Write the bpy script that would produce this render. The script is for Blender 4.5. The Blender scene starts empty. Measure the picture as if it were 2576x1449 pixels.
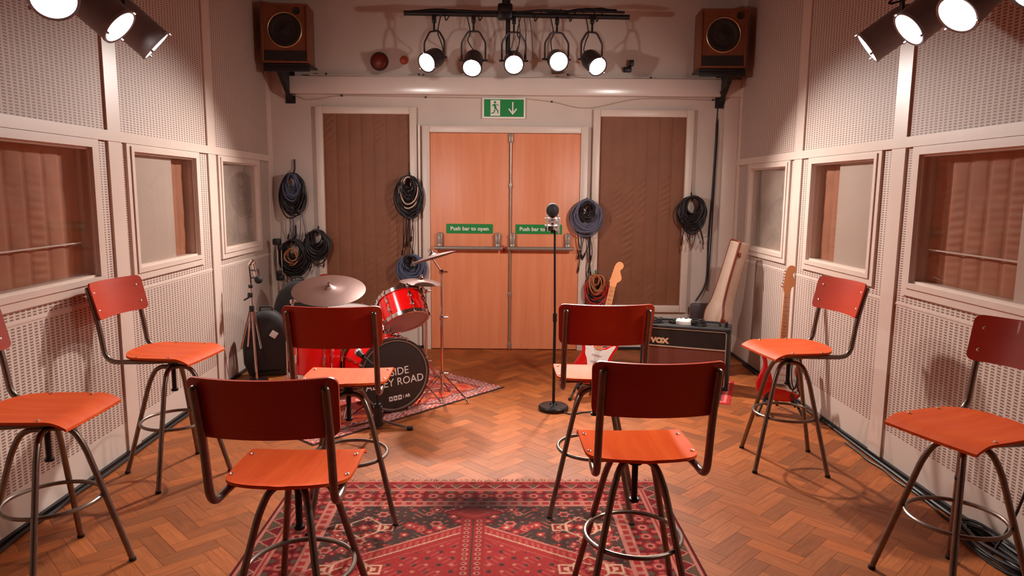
import bpy, bmesh, math, random
import numpy as np
from mathutils import Vector, Matrix, noise
SC = bpy.context.scene
COL = SC.collection
PI = math.pi
def rad(a): return math.radians(a)
def lin(r, g, b):
    f = lambda c: (c/255/12.92) if c/255 <= .04045 else ((c/255+.055)/1.055)**2.4
    return (f(r), f(g), f(b), 1.0)

# ------------------------------------------------------------------ camera, world, exposure
cd = bpy.data.cameras.new('camera'); cam = bpy.data.objects.new('camera', cd); COL.objects.link(cam)
cd.sensor_width = 36; cd.lens = 36*1756.5/2576; cd.clip_start = .05; cd.clip_end = 60
cam.location = (0, 0, 1.55)
PIT, ROL = -.1382, -.0087
def _ray(x, y, z):
    c, s = math.cos(ROL), math.sin(ROL); x, z = c*x+s*z, -s*x+c*z
    c, s = math.cos(PIT), math.sin(PIT); return Vector((x, c*y-s*z, s*y+c*z))
_r, _f, _u = _ray(1, 0, 0), _ray(0, 1, 0), _ray(0, 0, 1)
cam.rotation_euler = Matrix((_r, _u, -_f)).transposed().to_euler()
SC.camera = cam
w = bpy.data.worlds.new('world'); SC.world = w; w.use_nodes = True
w.node_tree.nodes['Background'].inputs[0].default_value = (.9, .75, .68, 1)
w.node_tree.nodes['Background'].inputs[1].default_value = .02
SC.view_settings.view_transform = 'Standard'; SC.view_settings.look = 'None'
SC.view_settings.exposure = 0.34; SC.view_settings.gamma = 1.0; SC.view_settings.use_curve_mapping = False
seat_spec = .10
SC.cycles.max_bounces = 10; SC.cycles.diffuse_bounces = 6; SC.cycles.transparent_max_bounces = 12
SC.cycles.sample_clamp_indirect = 6.0; SC.cycles.use_denoising = True
LAMP_RGB = (1.0, .94, .88)
RAIL_W, SIDE_W = 165.0, 32.0
LENS_EMIT = 14.0

# ------------------------------------------------------------------ materials
def nodes(name):
    m = bpy.data.materials.new(name); m.use_nodes = True
    nt = m.node_tree; return m, nt, nt.nodes['Principled BSDF']
def N(nt, t, **kw):
    n = nt.nodes.new(t)
    for k, v in kw.items():
        if k.startswith('i_'):
            key = k[2:]; key = int(key) if key.isdigit() else key.replace('_', ' ')
            n.inputs[key].default_value = v
        else: setattr(n, k, v)
    return n
def L(nt, a, b): nt.links.new(a, b)
MATS = {}
def mat(name, rgb, rough=.5, metal=0.0, var=.06, scale=18.0, bump=0.0, coat=0.0, spec=.5, stretch=None, rough_var=.0, sheen=0.0):
    if name in MATS: return MATS[name]
    m, nt, b = nodes(name)
    tc = N(nt, 'ShaderNodeTexCoord'); mp = N(nt, 'ShaderNodeMapping')
    if stretch: mp.inputs['Scale'].default_value = stretch
    L(nt, tc.outputs['Object'], mp.inputs['Vector'])
    nz = N(nt, 'ShaderNodeTexNoise', i_Scale=scale, i_Detail=5.0, i_Roughness=.6); L(nt, mp.outputs[0], nz.inputs['Vector'])
    cr = N(nt, 'ShaderNodeValToRGB')
    c = lin(*rgb)
    cr.color_ramp.elements[0].position = .3; cr.color_ramp.elements[1].position = .7
    cr.color_ramp.elements[0].color = tuple(x*(1-var) for x in c[:3])+(1,)
    cr.color_ramp.elements[1].color = tuple(min(1, x*(1+var)) for x in c[:3])+(1,)
    L(nt, nz.outputs['Fac'], cr.inputs[0]); L(nt, cr.outputs[0], b.inputs['Base Color'])
    b.inputs['Roughness'].default_value = rough; b.inputs['Metallic'].default_value = metal
    b.inputs['Coat Weight'].default_value = coat; b.inputs['Specular IOR Level'].default_value = spec
    b.inputs['Sheen Weight'].default_value = sheen
    if bump:
        bp = N(nt, 'ShaderNodeBump', i_Strength=bump, i_Distance=.004); L(nt, nz.outputs['Fac'], bp.inputs['Height']); L(nt, bp.outputs[0], b.inputs['Normal'])
    MATS[name] = m; return m
def emis(name, rgb, strength):
    m, nt, b = nodes(name)
    b.inputs['Base Color'].default_value = (.9, .9, .9, 1)
    b.inputs['Emission Color'].default_value = (*rgb, 1); b.inputs['Emission Strength'].default_value = strength
    MATS[name] = m; return m
WALL_C = (210, 190, 177)
wall_m = mat('wall_paint', WALL_C, .62, var=.035, scale=2.2, bump=.04)
backwall_m = mat('back_wall_paint', (204, 184, 172), .65, var=.07, scale=1.7, bump=.05)
trim_m = mat('trim_paint', (216, 193, 179), .38, var=.03, scale=6, bump=.03)
beam_m = mat('beam_gloss_paint', (220, 200, 190), .22, var=.03, scale=3, bump=.02)
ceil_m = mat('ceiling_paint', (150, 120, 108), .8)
panel_m = mat('sliding_panel_board', (214, 192, 178), .55, var=.04, scale=3)
smear_m = mat('smeared_board', (196, 174, 162), .5, var=.16, scale=7)
def perforated():
    m, nt, b = nodes('perforated_board')
    tc = N(nt, 'ShaderNodeTexCoord'); sp = N(nt, 'ShaderNodeSeparateXYZ'); L(nt, tc.outputs['Object'], sp.inputs[0])
    def M(op, a, bv=None):
        n = N(nt, 'ShaderNodeMath', operation=op)
        for i, v in enumerate((a, bv)):
            if v is None: continue
            if isinstance(v, (int, float)): n.inputs[i].default_value = v
            else: L(nt, v, n.inputs[i])
        return n.outputs[0]
    def cell(s, p, half):
        f = M('FRACT', M('DIVIDE', s, p)); return M('LESS_THAN', M('ABSOLUTE', M('SUBTRACT', f, .5)), half)
    h = M('MULTIPLY', cell(M('ADD', sp.outputs[1], 10.0), .0395, .31), cell(sp.outputs[2], .0138, .27))
    h = M('MULTIPLY', h, M('GREATER_THAN', sp.outputs[2], .19))
    h = M('MULTIPLY', h, M('GREATER_THAN', M('ABSOLUTE', M('SUBTRACT', sp.outputs[2], .940)), .012))
    nz = N(nt, 'ShaderNodeTexNoise', i_Scale=2.0, i_Detail=4.0); L(nt, tc.outputs['Object'], nz.inputs['Vector'])
    c = lin(*WALL_C)
    cr = N(nt, 'ShaderNodeValToRGB'); cr.color_ramp.elements[0].position = .3; cr.color_ramp.elements[1].position = .7
    cr.color_ramp.elements[0].color = tuple(x*.96 for x in c[:3])+(1,); cr.color_ramp.elements[1].color = tuple(x*1.03 for x in c[:3])+(1,)
    L(nt, nz.outputs['Fac'], cr.inputs[0])
    mx = N(nt, 'ShaderNodeMix', data_type='RGBA'); L(nt, h, mx.inputs[0]); L(nt, cr.outputs[0], mx.inputs[6])
    mx.inputs[7].default_value = lin(134, 98, 85)
    L(nt, mx.outputs[2], b.inputs['Base Color']); b.inputs['Roughness'].default_value = .6
    bp = N(nt, 'ShaderNodeBump', i_Strength=.5, i_Distance=.003, invert=True); L(nt, h, bp.inputs['Height']); L(nt, bp.outputs[0], b.inputs['Normal'])
    return m
perf_m = perforated()
def grain(name, c0, c1, rough=.35, scale=3.0, coat=0.0, axis='Z', dist=6.0, fine=.35):
    m, nt, b = nodes(name)
    tc = N(nt, 'ShaderNodeTexCoord'); mp = N(nt, 'ShaderNodeMapping')
    mp.inputs['Scale'].default_value = {'X': (.06, 1, 1), 'Y': (1, .06, 1), 'Z': (1, 1, .06)}[axis]
    L(nt, tc.outputs['Object'], mp.inputs['Vector'])
    nz = N(nt, 'ShaderNodeTexNoise', i_Scale=scale*8, i_Detail=8.0, i_Roughness=.65, i_Distortion=.6); L(nt, mp.outputs[0], nz.inputs['Vector'])
    cr = N(nt, 'ShaderNodeValToRGB'); cr.color_ramp.elements[0].position = .32; cr.color_ramp.elements[1].position = .68
    cr.color_ramp.elements[0].color = lin(*c0); cr.color_ramp.elements[1].color = lin(*c1)
    L(nt, nz.outputs['Fac'], cr.inputs[0]); L(nt, cr.outputs[0], b.inputs['Base Color'])
    b.inputs['Roughness'].default_value = rough; b.inputs['Coat Weight'].default_value = coat
    bp = N(nt, 'ShaderNodeBump', i_Strength=.04, i_Distance=.002); L(nt, nz.outputs['Fac'], bp.inputs['Height']); L(nt, bp.outputs[0], b.inputs['Normal'])
    MATS[name] = m; return m
door_m = grain('beech_door_veneer', (216, 126, 86), (228, 144, 102), .42, 2.0)
seat_m = grain('stained_plywood', (214, 76, 30), (230, 96, 40), .52, 2.2, coat=.0, axis='Y')
seat_m.node_tree.nodes['Principled BSDF'].inputs['Specular IOR Level'].default_value = seat_spec
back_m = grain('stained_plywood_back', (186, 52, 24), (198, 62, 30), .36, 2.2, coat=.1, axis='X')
teak_m = grain('speaker_teak', (110, 58, 34), (132, 74, 46), .45, 3.0)
maple_m = grain('maple_neck', (228, 150, 100), (238, 168, 118), .3, 3.0, coat=.3)
steel_m = mat('aged_steel_tube', (128, 112, 102), .34, .9, var=.15, scale=30)
chrome_m = mat('chrome', (215, 210, 208), .12, 1.0, var=.04)
rivet_m = mat('rivet_steel', (225, 215, 205), .25, .9)
black_m = mat('black_paint', (26, 22, 22), .45, var=.15)
blackm_m = mat('black_metal', (34, 28, 28), .38, .4, var=.15)
rubber_m = mat('black_rubber', (18, 14, 14), .75, var=.2)
can_m = mat('lamp_housing_black', (58, 48, 50), .4, .3, var=.12)
sidecan_m = mat('lamp_housing_hazed', (152, 147, 150), .5, .2, var=.08)  # housing colour lightened to imitate the haze glow around the side lamps
grey_m = mat('push_bar_grey', (150, 138, 128), .38, .5)
quilt_m = mat('brown_quilted_cloth', (126, 72, 42), .6, var=.10, scale=5, bump=.12, sheen=.15)
quiltb_m = mat('brown_packing_blanket', (172, 106, 72), .75, var=.10, scale=6, bump=.12, sheen=.15)
green_m = mat('sign_green', (18, 128, 56), .4, var=.02)
white_m = mat('sign_white', (232, 222, 214), .4, var=.02)
red_m = mat('red_drum_wrap', (226, 14, 14), .16, coat=.6, var=.05)
redg_m = mat('red_guitar_lacquer', (205, 20, 18), .15, coat=.8, var=.05)
redp_m = mat('red_paint', (190, 30, 22), .35)
pg_m = mat('white_pickguard', (238, 228, 222), .3, var=.02)
head_m = mat('black_drumhead', (44, 34, 34), .35, var=.08)
clear_m = mat('coated_drumhead', (168, 150, 146), .4, var=.06)
bronze_m = mat('worn_bronze', (88, 54, 44), .45, .45, var=.1, stretch=(1, 1, 1))
cloth_m = mat('black_bag_nylon', (30, 22, 22), .7, var=.2, bump=.3, sheen=.2)
tan_m = mat('tan_case_tolex', (186, 154, 134), .6, var=.06, bump=.1)
brownt_m = mat('brown_leather_trim', (116, 44, 20), .5)
amp_m = mat('black_amp_vinyl', (30, 24, 24), .55, bump=.3, scale=120)
cream_m = mat('cream_piping', (190, 164, 140), .5)
bluec_m = mat('slate_blue_cable', (82, 88, 112), .6, var=.1)
greyc_m = mat('grey_blue_cable', (96, 94, 112), .6, var=.1)
blackc_m = mat('black_cable', (30, 22, 24), .5, var=.15)
redc_m = mat('red_cable', (170, 36, 26), .5)
orangec_m = mat('orange_brown_cable', (176, 108, 66), .5)
beigec_m = mat('beige_cable', (205, 172, 146), .5)
wiregrey_m = mat('painted_wire', (176, 146, 130), .5)
socket_m = mat('dark_grey_plastic', (78, 64, 66), .45)
bell_m = mat('alarm_bell_red', (120, 34, 20), .4)
bell2_m = mat('small_red_dome', (176, 70, 38), .4)
cone_m = mat('speaker_cone_black', (36, 26, 24), .6)
greens_m = mat('green_strap', (20, 120, 90), .6)
lens_m = emis('lamp_lens_glow', (1.0, .90, .84), LENS_EMIT)
def glass():
    m, nt, b = nodes('window_glass'); nt.nodes.remove(b)
    out = nt.nodes['Material Output']; tr = N(nt, 'ShaderNodeBsdfTransparent'); gl = N(nt, 'ShaderNodeBsdfGlossy', i_Roughness=.03)
    tr.inputs[0].default_value = (.95, .94, .93, 1)
    fr = N(nt, 'ShaderNodeLayerWeight', i_Blend=.12); mx = N(nt, 'ShaderNodeMixShader')
    ml = N(nt, 'ShaderNodeMath', operation='MULTIPLY'); ml.inputs[1].default_value = .45; L(nt, fr.outputs['Fresnel'], ml.inputs[0])
    L(nt, ml.outputs[0], mx.inputs[0]); L(nt, tr.outputs[0], mx.inputs[1]); L(nt, gl.outputs[0], mx.inputs[2]); L(nt, mx.outputs[0], out.inputs[0])
    return m
glass_m = glass()
def attr_mat(name, rough, bump=0.0, bscale=300.0, sheen=0.0, grainy=False, coat=0.0):
    m, nt, b = nodes(name)
    at = N(nt, 'ShaderNodeAttribute', attribute_name='tone'); b.inputs['Roughness'].default_value = rough
    b.inputs['Sheen Weight'].default_value = sheen; b.inputs['Coat Weight'].default_value = coat
    if grainy:
        uv = N(nt, 'ShaderNodeUVMap', uv_map='UVMap'); mp = N(nt, 'ShaderNodeMapping'); mp.inputs['Scale'].default_value = (5, 70, 1)
        L(nt, uv.outputs[0], mp.inputs['Vector'])
        nz = N(nt, 'ShaderNodeTexNoise', i_Scale=1.0, i_Detail=6.0, i_Roughness=.6, i_Distortion=1.2); L(nt, mp.outputs[0], nz.inputs['Vector'])
        mr = N(nt, 'ShaderNodeMapRange'); mr.inputs[1].default_value = .3; mr.inputs[2].default_value = .7; mr.inputs[3].default_value = .72; mr.inputs[4].default_value = 1.15
        L(nt, nz.outputs['Fac'], mr.inputs[0])
        mx = N(nt, 'ShaderNodeMix', data_type='RGBA', blend_type='MULTIPLY'); mx.inputs[0].default_value = 1
        L(nt, at.outputs['Color'], mx.inputs[6]); L(nt, mr.outputs[0], mx.inputs[7]); L(nt, mx.outputs[2], b.inputs['Base Color'])
        n2 = N(nt, 'ShaderNodeTexNoise', i_Scale=3.0, i_Detail=4.0); tc = N(nt, 'ShaderNodeTexCoord'); L(nt, tc.outputs['Object'], n2.inputs['Vector'])
        m2 = N(nt, 'ShaderNodeMapRange'); m2.inputs[3].default_value = rough-.1; m2.inputs[4].default_value = rough+.14
        L(nt, n2.outputs['Fac'], m2.inputs[0]); L(nt, m2.outputs[0], b.inputs['Roughness'])
        bp = N(nt, 'ShaderNodeBump', i_Strength=.08, i_Distance=.002); L(nt, nz.outputs['Fac'], bp.inputs['Height']); L(nt, bp.outputs[0], b.inputs['Normal'])
    else:
        L(nt, at.outputs['Color'], b.inputs['Base Color'])
        tc = N(nt, 'ShaderNodeTexCoord'); nz = N(nt, 'ShaderNodeTexNoise', i_Scale=bscale, i_Detail=3.0); L(nt, tc.outputs['Object'], nz.inputs['Vector'])
        bp = N(nt, 'ShaderNodeBump', i_Strength=bump, i_Distance=.004); L(nt, nz.outputs['Fac'], bp.inputs['Height']); L(nt, bp.outputs[0], b.inputs['Normal'])
    return m
parquet_m = attr_mat('parquet_blocks', .5, grainy=True)
parquet_m.node_tree.nodes['Principled BSDF'].inputs['Specular IOR Level'].default_value = .22
rug_m = attr_mat('woven_rug', 1.0, bump=.5, bscale=260, sheen=.0)
rug_m.node_tree.nodes['Principled BSDF'].inputs['Specular IOR Level'].default_value = .12

# ------------------------------------------------------------------ mesh helpers
def smooth_path(pts, radius=.04, seg=6, closed=False):
    """round the corners of a polyline"""
    P = [Vector(p) for p in pts]; out = []; n = len(P)
    for i in range(n):
        if not closed and i in (0, n-1): out.append(P[i]); continue
        a, b, c = P[i-1], P[i], P[(i+1) % n]
        d1, d2 = (a-b), (c-b); r = min(radius, d1.length*.49, d2.length*.49)
        p1, p2 = b+d1.normalized()*r, b+d2.normalized()*r
        for k in range(seg+1):
            t = k/seg; out.append(p1*(1-t)**2+b*2*t*(1-t)+p2*t*t)
    return out
def spline(pts, sub=6, closed=False):
    P = [Vector(p) for p in pts]; n = len(P); out = []
    rng = range(n) if closed else range(n-1)
    for i in rng:
        if closed: p0, p1, p2, p3 = P[i-1], P[i], P[(i+1) % n], P[(i+2) % n]
        else: p0, p1, p2, p3 = P[max(i-1, 0)], P[i], P[i+1], P[min(i+2, n-1)]
        for k in range(sub):
            t = k/sub
            out.append(.5*((2*p1)+(p2-p0)*t+(2*p0-5*p1+4*p2-p3)*t*t+(3*p1-p0-3*p2+p3)*t**3))
    if not closed: out.append(P[-1])
    return out
class MB:
    def __init__(s): s.v = []; s.f = []; s.T = None
    def add(s, vs, fs):
        o = len(s.v)
        s.v += [Vector(v) if s.T is None else s.T @ Vector(v) for v in vs]; s.f += [tuple(i+o for i in f) for f in fs]; return s
    def box(s, c, size, bev=.0, rot=None):
        bm = bmesh.new(); bmesh.ops.create_cube(bm, size=1)
        for v in bm.verts: v.co = Vector((v.co.x*size[0], v.co.y*size[1], v.co.z*size[2]))
        if bev: bmesh.ops.bevel(bm, geom=bm.edges[:], offset=min(bev, min(size)*.45), segments=2, affect='EDGES', profile=.5)
        R = rot if rot is not None else Matrix.Identity(3)
        bm.verts.index_update()
        s.add([R @ v.co + Vector(c) for v in bm.verts], [[v.index for v in f.verts] for f in bm.faces]); bm.free(); return s
    def span(s, a, b, bev=0.0):
        return s.box([(a[i]+b[i])/2 for i in range(3)], [abs(b[i]-a[i]) for i in range(3)], bev)
    def tube(s, path, r=.01, n=10, closed=False, caps=True):
        P = [Vector(p) for p in path]; m = len(P); R = r if hasattr(r, '__len__') else [r]*m
        vs = []; fs = []
        prev = None
        for i in range(m):
            if closed: t = (P[(i+1) % m]-P[i-1])
            else: t = P[min(i+1, m-1)]-P[max(i-1, 0)]
            if t.length < 1e-9: t = Vector((0, 0, 1))
            t.normalize()
            if prev is None:
                a = Vector((0, 0, 1)) if abs(t.z) < .9 else Vector((1, 0, 0)); u = t.cross(a).normalized()
            else:
                u = prev-t*prev.dot(t)
                u = u.normalized() if u.length > 1e-6 else t.orthogonal().normalized()
            prev = u; v = t.cross(u)
            for k in range(n):
                a = 2*PI*k/n; vs.append(P[i]+(u*math.cos(a)+v*math.sin(a))*R[i])
        for i in range(m if closed else m-1):
            j = (i+1) % m
            for k in range(n): fs.append((i*n+k, i*n+(k+1) % n, j*n+(k+1) % n, j*n+k))
        if caps and not closed:
            fs.append(tuple(range(n-1, -1, -1))); fs.append(tuple((m-1)*n+k for k in range(n)))
        return s.add(vs, fs)
    def cyl(s, a, b, r, n=20, r2=None): return s.tube([a, b], [r, r if r2 is None else r2], n)
    def lathe(s, prof, n=32, M=None, ring=False):
        """prof: list of (radius, z); around Z, then transformed by M"""
        M = M or Matrix.Identity(4); vs = []; fs = []; m = len(prof)
        for (r, z) in prof:
            for k in range(n):
                a = 2*PI*k/n; vs.append(M @ Vector((r*math.cos(a), r*math.sin(a), z)))
        for i in range(m-1):
            for k in range(n): fs.append((i*n+k, i*n+(k+1) % n, (i+1)*n+(k+1) % n, (i+1)*n+k))
        if ring:
            if prof[0] != prof[-1]:
                for k in range(n): fs.append(((m-1)*n+k, (m-1)*n+(k+1) % n, (k+1) % n, k))
        else:
            if prof[0][0] > 1e-5: fs.append(tuple(range(n-1, -1, -1)))
            if prof[-1][0] > 1e-5: fs.append(tuple((m-1)*n+k for k in range(n)))
        return s.add(vs, fs)
    def sphere(s, c, r, sc=(1, 1, 1), n=16):
        pr = [(max(r*math.sin(PI*i/n), 1e-6), -r*math.cos(PI*i/n)) for i in range(n+1)]
        return s.lathe(pr, n*2, Matrix.Translation(c) @ Matrix.Diagonal((*sc, 1)))
    def slab(s, outline, layers, M=None):
        """closed outline (x,y); layers (scale or inset, z) stacked; capped"""
        M = M or Matrix.Identity(4); m = len(outline); vs = []; fs = []
        cx = sum(p[0] for p in outline)/m; cy = sum(p[1] for p in outline)/m
        nrm = []
        for i in range(m):
            a, b = Vector(outline[i-1][:2]), Vector(outline[(i+1) % m][:2]); t = b-a
            nrm.append(Vector((t.y, -t.x)).normalized() if t.length > 1e-9 else Vector((0, 0)))
        ar = sum(outline[i-1][0]*outline[i][1]-outline[i][0]*outline[i-1][1] for i in range(m))
        sg = 1 if ar > 0 else -1
        for (ins, z) in layers:
            for i, p in enumerate(outline):
                vs.append(M @ Vector((p[0]-nrm[i].x*ins*sg, p[1]-nrm[i].y*ins*sg, z)))
        for j in range(len(layers)-1):
            for i in range(m): fs.append((j*m+i, j*m+(i+1) % m, (j+1)*m+(i+1) % m, (j+1)*m+i))
        fs.append(tuple(range(m-1, -1, -1))); fs.append(tuple((len(layers)-1)*m+i for i in range(m)))
        return s.add(vs, fs)
    def grid(s, fn, nu, nv, thick=None):
        """fn(u,v)->point; if thick: offset vector for the underside, closed sheet"""
        vs = []; fs = []
        for j in range(nv+1):
            for i in range(nu+1): vs.append(Vector(fn(i/nu, j/nv)))
        idx = lambda i, j: j*(nu+1)+i
        for j in range(nv):
            for i in range(nu): fs.append((idx(i, j), idx(i+1, j), idx(i+1, j+1), idx(i, j+1)))
        if thick is not None:
            o = len(vs); t = Vector(thick); vs += [v+t for v in vs[:]]
            fs += [tuple(k+o for k in reversed(f)) for f in fs[:]]
            ring = [idx(i, 0) for i in range(nu+1)]+[idx(nu, j) for j in range(1, nv+1)]+[idx(i, nv) for i in range(nu-1, -1, -1)]+[idx(0, j) for j in range(nv-1, 0, -1)]
            for a, b in zip(ring, ring[1:]+ring[:1]): fs.append((b, a, a+o, b+o))
        return s.add(vs, fs)
    def build(s, name, m, parent=None, smooth=35, M=None, normals=True):
        me = bpy.data.meshes.new(name); me.from_pydata([tuple(v) for v in s.v], [], s.f); me.update()
        if normals:
            bm = bmesh.new(); bm.from_mesh(me); bmesh.ops.recalc_face_normals(bm, faces=bm.faces[:]); bm.to_mesh(me); bm.free()
        me.materials.append(m)
        if smooth:
            me.polygons.foreach_set('use_smooth', [True]*len(me.polygons))
            try: me.set_sharp_from_angle(angle=rad(smooth))
            except Exception: pass
        o = bpy.data.objects.new(name, me); COL.objects.link(o)
        if parent is not None: o.parent = parent
        if M is not None: o.matrix_local = M
        return o
def tag(o, label=None, cat=None, group=None, kind=None):
    if label: o['label'] = label
    if cat: o['category'] = cat
    if group: o['group'] = group
    if kind: o['kind'] = kind
    return o
def thing(name, loc, label, cat, group=None, rz=0.0, rot=None, kind=None):
    o = bpy.data.objects.new(name, None); o.empty_display_size = .1; COL.objects.link(o); o.location = loc
    o.rotation_euler = rot if rot is not None else (0, 0, rz)
    return tag(o, label, cat, group, kind)
def struct(o, label=None): o['kind'] = 'structure'; 
def frameM(origin, x, y, z): 
    M = Matrix((Vector(x), Vector(y), Vector(z))).transposed().to_4x4(); M.translation = Vector(origin); return M
def aimM(origin, z, up=(0, 0, 1)):
    z = Vector(z).normalized(); x = Vector(up).cross(z)
    x = x.normalized() if x.length > 1e-5 else Vector((1, 0, 0)); y = z.cross(x); return frameM(origin, x, y, z)
def circle(r, n=40, c=(0, 0, 0), ax='Z', sx=1, sy=1, a0=0, a1=2*PI):
    out = []; full = abs(a1-a0-2*PI) < 1e-6
    for k in range(n if full else n+1):
        a = a0+(a1-a0)*k/n; x, y = r*sx*math.cos(a), r*sy*math.sin(a)
        p = {'Z': (x, y, 0), 'Y': (x, 0, y), 'X': (0, x, y)}[ax]; out.append(Vector(p)+Vector(c))
    return out
def lettering(txt, size, name, m, parent, M, ext=.0008, align='CENTER', bold=.0, spacing=1.0, sx=1.0):
    cu = bpy.data.curves.new(name, 'FONT'); cu.body = txt; cu.size = size; cu.align_x = align; cu.align_y = 'CENTER'
    cu.extrude = ext; cu.offset = bold; cu.space_character = spacing; cu.resolution_u = 3
    t = bpy.data.objects.new(name, cu); COL.objects.link(t); bpy.context.view_layer.update()
    me = bpy.data.meshes.new_from_object(t.evaluated_get(bpy.context.evaluated_depsgraph_get()))
    bpy.data.objects.remove(t); me.materials.clear(); me.materials.append(m)
    me.transform(M @ Matrix.Diagonal((sx, 1, 1, 1))); me.name = name
    o = bpy.data.objects.new(name, me); COL.objects.link(o)
    if parent is not None: o.parent = parent
    return o
rng = random.Random(7)

# ------------------------------------------------------------------ room shell
YB = 6.7795; ZC = 3.45; Y0 = -3.4
def xl(y): return -2.1565-.0225*y
def xr(y): return 2.2348-.0151*y
def wallpt(side, y, z, w):
    """w = distance out of the room"""
    return Vector((xl(y)-w, y, z)) if side < 0 else Vector((xr(y)+w, y, z))
def wbox(mb, side, y0, y1, z0, z1, w0, w1):
    """a block on a side wall; w0<w1, negative stands into the room"""
    vs = [wallpt(side, y, z, w) for w in (w0, w1) for (y, z) in ((y0, z0), (y1, z0), (y1, z1), (y0, z1))]
    return mb.add(vs, [(0, 1, 2, 3), (7, 6, 5, 4), (0, 4, 5, 1), (1, 5, 6, 2), (2, 6, 7, 3), (3, 7, 4, 0)])
# parquet: every block laid in herringbone
def parquet():
    W_, LB = .0795, .2385; r2 = math.sqrt(.5)
    V = []; F = []; C = []; U = []; rg = random.Random(3); g = .0006
    def blk(x0, y0, x1, y1, alongx):
        cx, cy = (x0+x1)/2*W_, (y0+y1)/2*W_
        X = (cx-cy)*r2*1.0-.08; Y = (cx+cy)*r2
        if not (-2.45 < X < 2.4 and Y0-.1 < Y < YB+.1): return
        t = rg.random(); q = rg.random()
        base = np.array([162, 88, 43])*(.86+.24*t); base = base*np.array([1, 1-.05*(q-.5), 1-.14*(q-.5)])
        c = lin(*np.clip(base, 0, 255))
        o = len(V); ou, ov = rg.random()*20, rg.random()*20
        for (a, b, uu, vv) in ((x0, y0, 0, 0), (x1, y0, 1, 0), (x1, y1, 1, 1), (x0, y1, 0, 1)):
            a = a*W_+(g if a == x0 else -g); b = b*W_+(g if b == y0 else -g)
            V.append(((a-b)*r2-.08, (a+b)*r2, 0.0))
            U.append((ou+uu*LB, ov+vv*W_) if alongx else (ou+vv*LB, ov+uu*W_))
        F.append((o, o+1, o+2, o+3)); C.append(c)
    for i in range(-70, 110):
        for j in range(-30, 30):
            ox, oy = i+3*j, i-3*j
            blk(ox, oy, ox+3, oy+1, True); blk(ox+3, oy-2, ox+4, oy+1, False)
    me = bpy.data.meshes.new('floor'); me.from_pydata(V, [], F); me.update()
    at = me.color_attributes.new('tone', 'FLOAT_COLOR', 'CORNER')
    at.data.foreach_set('color', np.repeat(np.array(C, dtype=np.float32), 4, axis=0).ravel())
    uv = me.uv_layers.new(name='UVMap'); uv.data.foreach_set('uv', np.array(U, dtype=np.float32).ravel())
    me.materials.append(parquet_m)
    o = bpy.data.objects.new('floor', me); COL.objects.link(o); struct(o)
    sb = MB().span((-2.6, Y0-.2, -.06), (2.6, YB+.3, -.0015)).build('parquet_joint_bed', mat('joint_dark', (60, 34, 22), .8), o)
parquet()
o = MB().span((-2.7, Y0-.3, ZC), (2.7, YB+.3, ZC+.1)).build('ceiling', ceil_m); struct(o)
o = MB().span((-2.6, YB, -.05), (2.6, YB+.14, ZC)).build('wall_back', backwall_m); struct(o)
o = MB().span((-2.6, Y0-.14, -.05), (2.6, Y0, ZC)).build('wall_front', mat('wall_front_darkened', (74, 46, 38), .9)); struct(o)  # unseen wall behind the camera, coloured dark to cut bounced light
POST = [5.335, 3.99, 2.645, 1.30, -.045, -1.39, -2.735]
# windows: y range of the opening per side (n: kind)
ZW0, ZW1 = 1.072, 1.760
WIN = {-1: [(5.52, 6.325), (4.18, 5.035), (2.885, 3.748), (1.54, 2.40)],
       1: [(5.545, 6.335), (4.232, 5.08), (2.905, 3.775), (1.54, 2.40)]}
for side, nm in ((-1, 'wall_left'), (1, 'wall_right')):
    mb = MB(); ys = sorted(WIN[side])
    wbox(mb, side, Y0, YB, 0, ZW0, 0, .10); wbox(mb, side, Y0, YB, ZW1, ZC, 0, .10)
    y = Y0
    for a, b in ys: wbox(mb, side, y, a, ZW0, ZW1, 0, .10); y = b
    wbox(mb, side, y, YB, ZW0, ZW1, 0, .10)
    struct(mb.build(nm, perf_m, smooth=0))
tn = [0]
def trim(mb, m=trim_m, smooth=30):
    tn[0] += 1; o = mb.build('trim_%d' % tn[0], m, smooth=smooth); struct(o); return o
for side in (-1, 1):
    for p in POST:
        trim(wbox(MB(), side, p-.068, p+.068, .0, ZC, -.012, 0), smooth=0)
    trim(wbox(MB(), side, 6.66, YB, .0, ZC, -.012, 0), smooth=0)
    mb = MB(); wbox(mb, side, Y0, YB, 1.805, 1.862, -.016, 0); trim(mb, smooth=0)
    mb = MB(); wbox(mb, side, Y0, YB, .934, .946, -.003, 0); trim(mb, smooth=0)
    mb = MB(); wbox(mb, side, Y0, YB, 0, .022, -.02, 0)
    o = mb.build('baseboard_left' if side < 0 else 'baseboard_right', black_m, smooth=0); struct(o)
o = MB().span((-2.3, YB-.018, 0), (-.87, YB, .028)).span((.71, YB-.018, 0), (2.12, YB, .028)).build('baseboard_back', black_m, smooth=0); struct(o)

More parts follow.
